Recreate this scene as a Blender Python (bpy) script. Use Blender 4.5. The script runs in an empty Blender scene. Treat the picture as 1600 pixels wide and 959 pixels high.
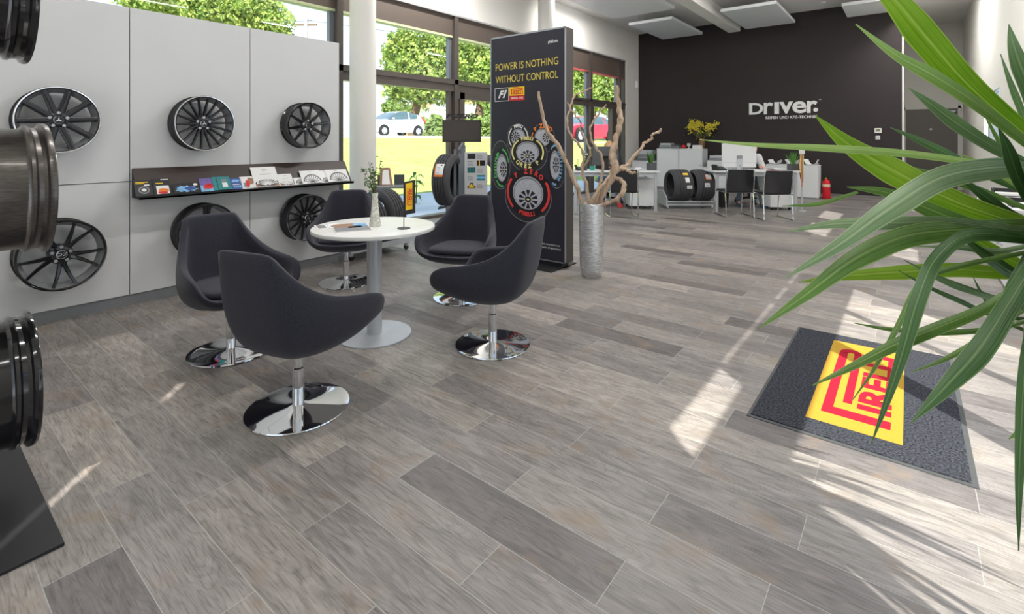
import bpy, bmesh, math, random
from mathutils import Vector, Matrix, Quaternion
random.seed(7)
SC = bpy.context.scene
COL = SC.collection
PI = math.pi
rad = math.radians

# ------------------------------------------------------------------ camera, world, sun, lights, exposure
F_PX, CX, HY, EYE = 783.0, 800.0, 219.0, 1.32
YAW = math.atan(620.0 / 783.0)
SN, CS = math.sin(YAW), math.cos(YAW)
cam_d = bpy.data.cameras.new('camera')
cam_d.sensor_width = 36.0
cam_d.lens = F_PX / 1600.0 * 36.0
cam_d.shift_y = -(479.5 - HY) / 1600.0
cam_d.clip_start = 0.02
cam = bpy.data.objects.new('camera', cam_d)
COL.objects.link(cam)
cam.location = (0, 0, EYE)
cam.rotation_euler = (PI / 2, 0, YAW)
SC.camera = cam

SC.view_settings.view_transform = 'Standard'
SC.view_settings.look = 'None'
SC.view_settings.gamma = 1.0
SC.view_settings.use_curve_mapping = False
SC.view_settings.exposure = 0.22

world = bpy.data.worlds.new('sky')
SC.world = world
world.use_nodes = True
wn = world.node_tree
wn.nodes.clear()
w_out = wn.nodes.new('ShaderNodeOutputWorld')
w_bg = wn.nodes.new('ShaderNodeBackground')
w_tc = wn.nodes.new('ShaderNodeTexCoord')
w_sep = wn.nodes.new('ShaderNodeSeparateXYZ')
w_rmp = wn.nodes.new('ShaderNodeValToRGB')
wn.links.new(w_tc.outputs['Generated'], w_sep.inputs[0])
wn.links.new(w_sep.outputs['Z'], w_rmp.inputs[0])
wn.links.new(w_rmp.outputs[0], w_bg.inputs[0])
wn.links.new(w_bg.outputs[0], w_out.inputs[0])
w_rmp.color_ramp.elements[0].position = 0.0
w_rmp.color_ramp.elements[0].color = (0.93, 0.95, 0.97, 1)
w_rmp.color_ramp.elements[1].position = 0.6
w_rmp.color_ramp.elements[1].color = (0.42, 0.62, 0.95, 1)
e_ = w_rmp.color_ramp.elements.new(0.2)
e_.color = (0.78, 0.88, 0.99, 1)
w_bg.inputs[1].default_value = 1.25

SUN_DIR = Vector((-0.716 * math.cos(rad(46)), 0.698 * math.cos(rad(46)), -math.sin(rad(46))))
sun_d = bpy.data.lights.new('sun', 'SUN')
sun_d.energy = 8.7
sun_d.angle = rad(0.5)
sun_d.color = (1.0, 0.95, 0.88)
sun = bpy.data.objects.new('sun', sun_d)
COL.objects.link(sun)
sun.rotation_euler = SUN_DIR.to_track_quat('-Z', 'Y').to_euler()
sun.location = (8, -8, 9)

LAMP_COL = (1.0, 0.975, 0.95)
def strip_light(x, y, power, z=4.33, lx=0.14, ly=1.9):
    d = bpy.data.lights.new('ceiling_lamp_light', 'AREA')
    d.shape = 'RECTANGLE'
    d.size, d.size_y = lx, ly
    d.energy = power
    d.color = LAMP_COL
    o = bpy.data.objects.new('ceiling_lamp_light', d)
    COL.objects.link(o)
    o.location = (x, y, z)
    return o
# strip lamps (x, y, watts): first is a real fitting, others added unseen fill
LAMPS = [(-5.45, 9.7, 70), (-5.45, 5.6, 75), (-5.45, 1.6, 50),
         (-2.3, 9.4, 190), (-2.3, 5.2, 110), (-2.3, 1.2, 50),
         (0.25, 12.7, 95), (0.1, 7.0, 60), (0.1, 3.4, 25), (0.1, -0.5, 25)]  # first in this row is an added, unseen lamp brightening the passage
for lx_, ly_, lw_ in LAMPS:
    strip_light(lx_, ly_, lw_ * 0.75)

# ------------------------------------------------------------------ pixel helpers (photograph frame 1600 x 959)
def ray(x, y):
    u = (x - CX) / F_PX
    return Vector((-SN + u * CS, CS + u * SN, -(y - HY) / F_PX))
ORG = Vector((0, 0, EYE))
def G(x, y, z=0.0):
    r = ray(x, y)
    return ORG + r * ((z - EYE) / r.z)
def WX(x, y, X):
    r = ray(x, y)
    return ORG + r * (X / r.x)
def WY(x, y, Y):
    r = ray(x, y)
    return ORG + r * (Y / r.y)
def D(x, y, d):
    return ORG + ray(x, y) * d

# ------------------------------------------------------------------ materials
def lin(c):
    def f(v):
        v /= 255.0
        return v / 12.92 if v <= 0.04045 else ((v + 0.055) / 1.055) ** 2.4
    return (f(c[0]), f(c[1]), f(c[2]), 1.0)

class NT:
    def __init__(s, name):
        s.m = bpy.data.materials.new(name)
        s.m.use_nodes = True
        s.t = s.m.node_tree
        s.b = s.t.nodes['Principled BSDF']
        s.o = s.t.nodes['Material Output']
    def n(s, typ, **kw):
        k = s.t.nodes.new(typ)
        for a, v in kw.items():
            setattr(k, a, v)
        return k
    def l(s, a, b):
        s.t.links.new(a, b)
    def math(s, op, a, b=None):
        k = s.n('ShaderNodeMath', operation=op)
        for i, v in enumerate((a, b)):
            if v is None:
                continue
            if isinstance(v, (int, float)):
                k.inputs[i].default_value = v
            else:
                s.l(v, k.inputs[i])
        return k.outputs[0]

MATS = {}
def M(name, col, rough=0.5, metal=0.0, var=0.06, scale=30.0, bump=0.0, bscale=None, spec=0.5, coat=0.0, sheen=0.0, emit=0.0, transl=0.0, stretch=None):
    if name in MATS:
        return MATS[name]
    k = NT(name)
    b = k.b
    tc = k.n('ShaderNodeTexCoord')
    src = tc.outputs['Object']
    if stretch:
        mp = k.n('ShaderNodeMapping')
        mp.inputs['Scale'].default_value = stretch
        k.l(src, mp.inputs[0])
        src = mp.outputs[0]
    nz = k.n('ShaderNodeTexNoise')
    nz.inputs['Scale'].default_value = scale
    nz.inputs['Detail'].default_value = 3
    k.l(src, nz.inputs['Vector'])
    rp = k.n('ShaderNodeValToRGB')
    c = lin(col)
    rp.color_ramp.elements[0].position = 0.3
    rp.color_ramp.elements[1].position = 0.7
    rp.color_ramp.elements[0].color = tuple(max(0, v * (1 - var)) for v in c[:3]) + (1,)
    rp.color_ramp.elements[1].color = tuple(min(1, v * (1 + var)) for v in c[:3]) + (1,)
    k.l(nz.outputs['Fac'], rp.inputs[0])
    k.l(rp.outputs[0], b.inputs['Base Color'])
    b.inputs['Roughness'].default_value = rough
    b.inputs['Metallic'].default_value = metal
    b.inputs['Specular IOR Level'].default_value = spec
    if coat:
        b.inputs['Coat Weight'].default_value = coat
        b.inputs['Coat Roughness'].default_value = 0.05
    if sheen:
        b.inputs['Sheen Weight'].default_value = sheen
        b.inputs['Sheen Roughness'].default_value = 0.5
    if emit:
        k.l(rp.outputs[0], b.inputs['Emission Color'])
        b.inputs['Emission Strength'].default_value = emit
    if bump:
        n2 = k.n('ShaderNodeTexNoise')
        n2.inputs['Scale'].default_value = bscale or scale * 4
        n2.inputs['Detail'].default_value = 2
        k.l(src, n2.inputs['Vector'])
        bp = k.n('ShaderNodeBump')
        bp.inputs['Strength'].default_value = bump
        bp.inputs['Distance'].default_value = 0.004
        k.l(n2.outputs['Fac'], bp.inputs['Height'])
        k.l(bp.outputs[0], b.inputs['Normal'])
    if transl:
        tr = k.n('ShaderNodeBsdfTranslucent')
        k.l(rp.outputs[0], tr.inputs[0])
        mx = k.n('ShaderNodeMixShader')
        mx.inputs[0].default_value = transl
        k.l(b.outputs[0], mx.inputs[1])
        k.l(tr.outputs[0], mx.inputs[2])
        k.l(mx.outputs[0], k.o.inputs[0])
    MATS[name] = k.m
    return k.m

def glass_mat(name, tint=(0.97, 0.985, 0.98), refl=0.06):
    k = NT(name)
    t = k.n('ShaderNodeBsdfTransparent')
    t.inputs[0].default_value = tint + (1,)
    g = k.n('ShaderNodeBsdfGlossy')
    g.inputs['Roughness'].default_value = 0.01
    fr = k.n('ShaderNodeLayerWeight')
    fr.inputs[0].default_value = 0.5
    f2 = k.math('ADD', k.math('MULTIPLY', k.math('POWER', fr.outputs['Facing'], 5.0), 0.6), 0.02)
    mx = k.n('ShaderNodeMixShader')
    k.l(f2, mx.inputs[0])
    k.l(t.outputs[0], mx.inputs[1])
    k.l(g.outputs[0], mx.inputs[2])
    k.l(mx.outputs[0], k.o.inputs[0])
    MATS[name] = k.m
    return k.m
GLASS = glass_mat('window_glass')

def floor_mat():
    k = NT('plank_floor')
    tc = k.n('ShaderNodeTexCoord')
    sp = k.n('ShaderNodeSeparateXYZ')
    k.l(tc.outputs['Object'], sp.inputs[0])
    x, y = sp.outputs[0], sp.outputs[1]
    W, L = 0.1925, 0.868
    v = k.math('DIVIDE', k.math('SUBTRACT', y, 0.299), W)
    row = k.math('FLOOR', v)
    fv = k.math('SUBTRACT', v, row)
    wn1 = k.n('ShaderNodeTexWhiteNoise', noise_dimensions='1D')
    k.l(row, wn1.inputs['W'])
    par = k.math('MULTIPLY', k.math('FLOORED_MODULO', row, 2.0), 0.434)
    jit = k.math('MULTIPLY', k.math('SUBTRACT', wn1.outputs[0], 0.5), 0.16)
    off = k.math('ADD', par, jit)
    u = k.math('DIVIDE', k.math('ADD', k.math('ADD', x, 0.256 + 10 * L), off), L)
    colm = k.math('FLOOR', u)
    fu = k.math('SUBTRACT', u, colm)
    cb = k.n('ShaderNodeCombineXYZ')
    k.l(row, cb.inputs[0]); k.l(colm, cb.inputs[1])
    wn2 = k.n('ShaderNodeTexWhiteNoise', noise_dimensions='3D')
    k.l(cb.outputs[0], wn2.inputs['Vector'])
    # grain coordinates shifted per plank
    ad = k.n('ShaderNodeVectorMath', operation='SCALE')
    k.l(wn2.outputs['Color'], ad.inputs[0]); ad.inputs['Scale'].default_value = 40.0
    v2 = k.n('ShaderNodeVectorMath', operation='ADD')
    k.l(tc.outputs['Object'], v2.inputs[0]); k.l(ad.outputs[0], v2.inputs[1])
    mp = k.n('ShaderNodeMapping'); mp.inputs['Scale'].default_value = (1.8, 9.0, 1.0)
    k.l(v2.outputs[0], mp.inputs[0])
    g1 = k.n('ShaderNodeTexNoise'); g1.inputs['Scale'].default_value = 2.2; g1.inputs['Detail'].default_value = 9; g1.inputs['Roughness'].default_value = 0.62; g1.inputs['Distortion'].default_value = 1.2
    k.l(mp.outputs[0], g1.inputs['Vector'])
    mp2 = k.n('ShaderNodeMapping'); mp2.inputs['Scale'].default_value = (4.0, 75.0, 1.0)
    k.l(v2.outputs[0], mp2.inputs[0])
    g2 = k.n('ShaderNodeTexNoise'); g2.inputs['Scale'].default_value = 2.5; g2.inputs['Detail'].default_value = 5; g2.inputs['Roughness'].default_value = 0.6
    k.l(mp2.outputs[0], g2.inputs['Vector'])
    g3 = k.n('ShaderNodeTexNoise'); g3.inputs['Scale'].default_value = 5.0; g3.inputs['Detail'].default_value = 3
    k.l(v2.outputs[0], g3.inputs['Vector'])
    # base colour per plank
    rp = k.n('ShaderNodeValToRGB')
    els = rp.color_ramp.elements
    els[0].position = 0.0; els[0].color = lin((112, 106, 104))
    els[1].position = 1.0; els[1].color = lin((166, 159, 151))
    e = els.new(0.18); e.color = lin((134, 128, 125))
    e = els.new(0.5); e.color = lin((146, 140, 136))
    e = els.new(0.8); e.color = lin((154, 147, 140))
    k.l(wn2.outputs['Value'], rp.inputs[0])
    rg = k.n('ShaderNodeValToRGB')
    rg.color_ramp.elements[0].position = 0.30; rg.color_ramp.elements[0].color = (0.5, 0.5, 0.51, 1)
    rg.color_ramp.elements[1].position = 0.66; rg.color_ramp.elements[1].color = (1.15, 1.15, 1.17, 1)
    k.l(g1.outputs['Fac'], rg.inputs[0])
    mm = k.n('ShaderNodeMix', data_type='RGBA', blend_type='MULTIPLY'); mm.inputs[0].default_value = 0.8
    k.l(rp.outputs[0], mm.inputs[6]); k.l(rg.outputs[0], mm.inputs[7])
    rg2 = k.n('ShaderNodeValToRGB')
    rg2.color_ramp.elements[0].position = 0.34; rg2.color_ramp.elements[0].color = (0.5, 0.48, 0.46, 1)
    rg2.color_ramp.elements[1].position = 0.5; rg2.color_ramp.elements[1].color = (1, 1, 1, 1)
    k.l(g2.outputs['Fac'], rg2.inputs[0])
    m2 = k.n('ShaderNodeMix', data_type='RGBA', blend_type='MULTIPLY'); m2.inputs[0].default_value = 0.75
    k.l(mm.outputs[2], m2.inputs[6]); k.l(rg2.outputs[0], m2.inputs[7])
    # cathedral grain lines
    mp4 = k.n('ShaderNodeMapping'); mp4.inputs['Scale'].default_value = (1.1, 6.5, 1.0)
    k.l(v2.outputs[0], mp4.inputs[0])
    g4 = k.n('ShaderNodeTexNoise'); g4.inputs['Scale'].default_value = 1.7; g4.inputs['Detail'].default_value = 1.5; g4.inputs['Distortion'].default_value = 0.3
    k.l(mp4.outputs[0], g4.inputs['Vector'])
    sn_ = k.math('SINE', k.math('MULTIPLY', g4.outputs['Fac'], 95.0))
    ln = k.n('ShaderNodeMapRange'); ln.inputs[1].default_value = -1.0; ln.inputs[2].default_value = -0.35; ln.inputs[3].default_value = 0.74; ln.inputs[4].default_value = 1.0
    k.l(sn_, ln.inputs[0])
    m5 = k.n('ShaderNodeMix', data_type='RGBA', blend_type='MULTIPLY'); m5.inputs[0].default_value = 0.6
    k.l(m2.outputs[2], m5.inputs[6]); k.l(ln.outputs[0], m5.inputs[7])
    m2 = m5
    # brown and white blotches
    rb = k.n('ShaderNodeValToRGB')
    rb.color_ramp.elements[0].position = 0.60; rb.color_ramp.elements[0].color = (0, 0, 0, 1)
    rb.color_ramp.elements[1].position = 0.78; rb.color_ramp.elements[1].color = (0.7, 0.7, 0.7, 1)
    k.l(g3.outputs['Fac'], rb.inputs[0])
    m3 = k.n('ShaderNodeMix', data_type='RGBA'); k.l(rb.outputs[0], m3.inputs[0])
    k.l(m2.outputs[2], m3.inputs[6]); m3.inputs[7].default_value = lin((140, 120, 98))
    # joints
    eu = k.math('MULTIPLY', k.math('MINIMUM', fu, k.math('SUBTRACT', 1.0, fu)), L)
    ev = k.math('MULTIPLY', k.math('MINIMUM', fv, k.math('SUBTRACT', 1.0, fv)), W)
    ed = k.math('MINIMUM', eu, ev)
    jn = k.math('LESS_THAN', ed, 0.0011)
    m4 = k.n('ShaderNodeMix', data_type='RGBA'); k.l(jn, m4.inputs[0])
    k.l(m3.outputs[2], m4.inputs[6]); m4.inputs[7].default_value = lin((168, 167, 163))
    k.l(m4.outputs[2], k.b.inputs['Base Color'])
    rr = k.n('ShaderNodeMapRange'); rr.inputs[3].default_value = 0.34; rr.inputs[4].default_value = 0.55
    k.l(g1.outputs['Fac'], rr.inputs[0]); k.l(rr.outputs[0], k.b.inputs['Roughness'])
    bp = k.n('ShaderNodeBump'); bp.inputs['Strength'].default_value = 0.22; bp.inputs['Distance'].default_value = 0.003
    hs = k.math('SUBTRACT', k.math('ADD', g1.outputs['Fac'], k.math('MULTIPLY', g2.outputs['Fac'], 0.5)), k.math('MULTIPLY', jn, 0.6))
    k.l(hs, bp.inputs['Height']); k.l(bp.outputs[0], k.b.inputs['Normal'])
    return k.m

def tread_mat():
    k = NT('tyre_rubber')
    k.b.inputs['Roughness'].default_value = 0.75
    tc = k.n('ShaderNodeTexCoord'); sp = k.n('ShaderNodeSeparateXYZ')
    k.l(tc.outputs['Object'], sp.inputs[0])
    ang = k.math('ARCTAN2', sp.outputs[2], sp.outputs[1])
    a2 = k.math('ADD', k.math('MULTIPLY', ang, 46.0), k.math('MULTIPLY', k.math('ABSOLUTE', sp.outputs[0]), 26.0))
    fr = k.math('FRACT', a2)
    cut = k.math('LESS_THAN', fr, 0.16)
    rr = k.math('SQRT', k.math('ADD', k.math('MULTIPLY', sp.outputs[1], sp.outputs[1]), k.math('MULTIPLY', sp.outputs[2], sp.outputs[2])))
    on = k.math('MULTIPLY', cut, k.math('GREATER_THAN', rr, 0.285))
    mx = k.n('ShaderNodeMix', data_type='RGBA'); k.l(on, mx.inputs[0])
    mx.inputs[6].default_value = lin((74, 74, 78)); mx.inputs[7].default_value = lin((34, 34, 36))
    k.l(mx.outputs[2], k.b.inputs['Base Color'])
    bp = k.n('ShaderNodeBump'); bp.inputs['Strength'].default_value = 0.5; bp.inputs['Distance'].default_value = 0.004
    k.l(k.math('SUBTRACT', 1.0, on), bp.inputs['Height']); k.l(bp.outputs[0], k.b.inputs['Normal'])
    return k.m

WHITE = M('white_paint', (226, 224, 219), 0.75, var=0.015, scale=2)
CEIL = M('ceiling_paint', (222, 221, 218), 0.8, var=0.02, scale=2)
PANEL = M('white_laminate', (208, 209, 211), 0.45, var=0.012, scale=3)
PLINTH = M('grey_plinth', (120, 122, 126), 0.5, var=0.03)
DARKGAP = M('shadow_gap_black', (40, 40, 43), 0.8)
FRAME = M('window_frame_bronze', (92, 84, 80), 0.4, metal=0.25, var=0.04)
FRAMEL = M('window_frame_grey', (128, 134, 142), 0.4, metal=0.3, var=0.03)
BLIND = M('blind_box_brown', (104, 92, 84), 0.5, metal=0.2, var=0.04)
BLACKW = M('black_feature_wall', (47, 41, 42), 0.85, var=0.10, scale=60, bump=0.15, bscale=220)
FLOOR = floor_mat()
FABRIC = M('charcoal_fabric', (47, 47, 57), 0.95, var=0.22, scale=160, bump=0.3, bscale=420, sheen=0.15, spec=0.2)
CHROME = M('chrome', (222, 224, 227), 0.04, metal=1.0, var=0.01)
STEEL = M('brushed_steel', (176, 180, 186), 0.3, metal=0.9, var=0.04)
SILVER = M('silver_paint', (186, 190, 195), 0.38, metal=0.35, var=0.02)
TABLEW = M('white_table_laminate', (224, 224, 222), 0.28, var=0.01, scale=4)
BLACKP = M('black_plastic', (30, 30, 33), 0.4, var=0.08)
BLACKM = M('black_matt_board', (33, 33, 36), 0.6, var=0.08)
DKGREY = M('dark_grey_plastic', (78, 80, 84), 0.45, var=0.05)
MIDGREY = M('mid_grey_plastic', (132, 136, 141), 0.45, var=0.04)
LTGREY = M('light_grey_plastic', (190, 193, 197), 0.4, var=0.03)
OFFWHITE = M('white_furniture', (226, 228, 230), 0.4, var=0.012, scale=4)
GLOSSB = M('gloss_black_alloy', (26, 26, 29), 0.14, metal=0.25, var=0.06, coat=0.6)
SATINB = M('satin_black_alloy', (38, 38, 43), 0.30, metal=0.35, var=0.06, coat=0.2)
GUNM = M('gunmetal_alloy', (88, 84, 81), 0.3, metal=0.75, var=0.25, scale=30, coat=0.25, stretch=(1, 8, 8))
BARLIT = M('inner_barrel_lightened', (150, 152, 156), 0.4, metal=0.4, var=0.04)  # lighter grey stands in for wall light reflected inside the barrel
POLISH = M('polished_alloy', (222, 223, 226), 0.12, metal=1.0, var=0.02)
RUBBER = tread_mat()
RUBBERP = M('plain_rubber', (34, 34, 36), 0.7, var=0.08)
BROWNW = M('dark_brown_board', (58, 47, 44), 0.4, var=0.08, scale=12, stretch=(1, 12, 12))
PAPER = M('white_paper', (232, 232, 232), 0.6, var=0.02)
YELLOW = M('signal_yellow', (250, 206, 20), 0.55, var=0.03)
RED = M('signal_red', (214, 26, 40), 0.5, var=0.04)
CORAL = M('print_coral_red', (224, 60, 58), 0.5, var=0.06)
ORANGE = M('print_orange', (236, 128, 44), 0.5, var=0.06)
GREEN = M('print_green', (86, 190, 104), 0.5, var=0.05)
TEAL = M('print_teal', (32, 128, 132), 0.4, var=0.1)
BLUE = M('print_blue', (44, 78, 150), 0.4, var=0.2, scale=40)
SKYB = M('print_sky_blue', (124, 178, 222), 0.4, var=0.2, scale=40)
PURPLE = M('print_purple', (108, 92, 160), 0.4, var=0.2, scale=30)
PALEY = M('print_pale_yellow', (232, 222, 150), 0.5, var=0.04)
LETYEL = M('lettering_yellow', (226, 206, 92), 0.5, var=0.02)
PRTBLK = M('print_black', (30, 28, 34), 0.35, var=0.06)
PRTGRY = M('print_grey', (128, 128, 132), 0.4, var=0.15, scale=30)
PRTSIL = M('print_silver', (182, 184, 194), 0.4, var=0.12, scale=30)
PRTDK = M('print_tyre_dark', (44, 43, 50), 0.4, var=0.12, scale=30)
BANNER = M('banner_print_night', (38, 37, 50), 0.4, var=0.06, scale=6)
BANSIDE = M('banner_side_dark', (72, 66, 64), 0.55, var=0.05)
BROWNP = M('print_brown', (150, 110, 84), 0.45, var=0.25, scale=40)
SKIN = M('skin', (214, 160, 132), 0.5, var=0.05)
SHIRT = M('light_grey_shirt', (206, 206, 208), 0.85, var=0.05)
JEANS = M('blue_denim', (92, 122, 164), 0.9, var=0.12, scale=80)
JEANSD = M('faded_grey_denim', (98, 112, 126), 0.9, var=0.12, scale=80)
HAIRB = M('blonde_hair', (196, 160, 108), 0.6, var=0.2, scale=60, stretch=(1, 1, 0.1))
HAIRD = M('dark_hair', (58, 46, 40), 0.6, var=0.2, scale=60)
DKTOP = M('dark_top', (44, 44, 52), 0.9, var=0.1)
WOODB = M('driftwood', (176, 154, 132), 0.85, var=0.34, scale=26, bump=0.9, bscale=70, stretch=(1, 1, 0.3))
VASEM = M('hammered_silver', (206, 208, 210), 0.34, metal=0.85, var=0.3, scale=40, bump=0.7, bscale=50, stretch=(0.6, 0.6, 3.0))
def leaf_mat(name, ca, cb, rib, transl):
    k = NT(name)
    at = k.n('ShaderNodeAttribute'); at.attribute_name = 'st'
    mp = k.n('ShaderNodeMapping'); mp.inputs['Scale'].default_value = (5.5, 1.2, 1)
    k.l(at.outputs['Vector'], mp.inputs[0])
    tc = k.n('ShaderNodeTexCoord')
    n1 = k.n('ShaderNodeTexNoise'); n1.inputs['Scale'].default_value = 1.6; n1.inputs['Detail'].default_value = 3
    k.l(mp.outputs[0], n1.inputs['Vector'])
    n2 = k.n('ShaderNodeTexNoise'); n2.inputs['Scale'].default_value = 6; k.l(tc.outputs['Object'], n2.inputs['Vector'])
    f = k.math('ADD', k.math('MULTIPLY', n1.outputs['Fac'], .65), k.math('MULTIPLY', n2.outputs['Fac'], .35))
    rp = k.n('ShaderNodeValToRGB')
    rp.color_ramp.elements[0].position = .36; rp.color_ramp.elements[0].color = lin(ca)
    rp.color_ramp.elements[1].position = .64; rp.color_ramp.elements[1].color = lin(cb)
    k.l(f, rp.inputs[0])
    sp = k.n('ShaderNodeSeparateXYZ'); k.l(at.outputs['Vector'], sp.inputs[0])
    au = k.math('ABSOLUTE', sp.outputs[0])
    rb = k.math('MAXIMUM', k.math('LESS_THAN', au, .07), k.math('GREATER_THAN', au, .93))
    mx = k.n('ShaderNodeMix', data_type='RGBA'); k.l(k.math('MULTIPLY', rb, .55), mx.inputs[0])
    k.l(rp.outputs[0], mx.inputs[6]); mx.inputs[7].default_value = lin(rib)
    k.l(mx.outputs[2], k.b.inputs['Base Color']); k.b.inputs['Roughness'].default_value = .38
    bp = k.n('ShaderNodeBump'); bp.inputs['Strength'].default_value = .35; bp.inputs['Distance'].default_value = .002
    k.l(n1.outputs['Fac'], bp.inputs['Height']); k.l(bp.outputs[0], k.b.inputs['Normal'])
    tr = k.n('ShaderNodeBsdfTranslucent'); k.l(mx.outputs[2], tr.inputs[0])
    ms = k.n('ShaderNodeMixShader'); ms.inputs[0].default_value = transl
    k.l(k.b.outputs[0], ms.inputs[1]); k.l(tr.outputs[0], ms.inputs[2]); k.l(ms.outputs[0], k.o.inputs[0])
    MATS[name] = k.m
    return k.m
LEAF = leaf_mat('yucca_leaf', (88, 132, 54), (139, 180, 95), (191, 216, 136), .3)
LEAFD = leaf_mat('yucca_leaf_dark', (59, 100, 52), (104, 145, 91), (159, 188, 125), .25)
LEAFLIT = leaf_mat('yucca_leaf_backlit', (134, 178, 36), (188, 218, 96), (222, 232, 160), .55)  # brighter base colour paints in the backlight, besides the translucency
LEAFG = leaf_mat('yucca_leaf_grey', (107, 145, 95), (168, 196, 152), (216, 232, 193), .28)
BARK = M('bark', (120, 98, 78), 0.9, var=0.3, scale=20, bump=0.6)
SOIL = M('soil', (62, 50, 42), 0.95, var=0.3)
HERB = M('fresh_leaf', (70, 116, 48), 0.5, var=0.3, scale=20, transl=0.2)
GRASSB = M('grass_blade', (92, 150, 62), 0.5, var=0.3, scale=20, transl=0.2)
TREEL = M('tree_leaf', (186, 202, 110), 0.6, var=0.35, scale=1.2, transl=0.35)
TREED = M('tree_leaf_deep', (136, 164, 92), 0.6, var=0.35, scale=1.2, transl=0.3)
HEDGEL = M('hedge_leaf', (148, 168, 96), 0.6, var=0.4, scale=1.0, transl=0.3)
LAWN = M('lawn_grass', (164, 176, 96), 0.9, var=0.2, scale=1.4, bump=0.3, bscale=60)
PAVE = M('pale_paving', (206, 210, 214), 0.7, var=0.04, scale=3)
ASPH = M('road_asphalt', (190, 188, 184), 0.9, var=0.06, scale=5)
CARW = M('white_car_paint', (240, 240, 244), 0.2, var=0.01, coat=0.6)
CARR = M('red_car_paint', (226, 40, 66), 0.2, var=0.03, coat=0.6)
CARG = M('car_glass', (84, 106, 116), 0.12, var=0.2, scale=2, spec=.3)
TAILR = M('tail_lamp_red', (220, 60, 56), 0.2)
BRICKO = M('orange_render', (232, 168, 128), 0.9, var=0.06, scale=1.5)
RENDERW = M('white_render', (240, 238, 236), 0.9, var=0.02, scale=1.5)
DOORG = M('grey_door', (110, 106, 100), 0.5, var=0.03)
MATC = M('door_mat_carpet', (60, 62, 68), 1.0, var=0.85, scale=110, bump=0.6, bscale=300, spec=0.1)
MATY = M('door_mat_yellow', (184, 146, 56), 1.0, var=0.14, scale=240, bump=0.5, bscale=500, spec=0.1)
MATR = M('door_mat_red', (170, 32, 52), 1.0, var=0.14, scale=240, bump=0.5, bscale=500, spec=0.1)
MATE = M('door_mat_rubber', (74, 76, 77), 0.7, var=0.08)
FLOWER = M('yellow_blossom', (252, 226, 78), 0.6, var=0.2, scale=60, transl=0.2)
LAMPE = M('lamp_diffuser', (255, 250, 242), 0.5, emit=1.6, var=0.0)
GLASSV = M('mottled_vase_glass', (206, 206, 196), 0.15, var=0.35, scale=60)

# ------------------------------------------------------------------ mesh builder
I4 = Matrix.Identity(4)
def RZ(a): return Matrix.Rotation(a, 4, 'Z')
def RX(a): return Matrix.Rotation(a, 4, 'X')
def RY(a): return Matrix.Rotation(a, 4, 'Y')
def T(*p): return Matrix.Translation(Vector(p))

def crom(pts, n=6):
    P = [Vector(p) for p in pts]
    if len(P) < 3:
        return P
    P = [P[0] * 2 - P[1]] + P + [P[-1] * 2 - P[-2]]
    out = []
    for i in range(1, len(P) - 2):
        a, b, c, d = P[i - 1:i + 3]
        for j in range(n):
            t = j / n
            out.append(0.5 * ((2 * b) + (c - a) * t + (2 * a - 5 * b + 4 * c - d) * t * t + (3 * b - a - 3 * c + d) * t ** 3))
    out.append(P[-2])
    return out

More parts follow.
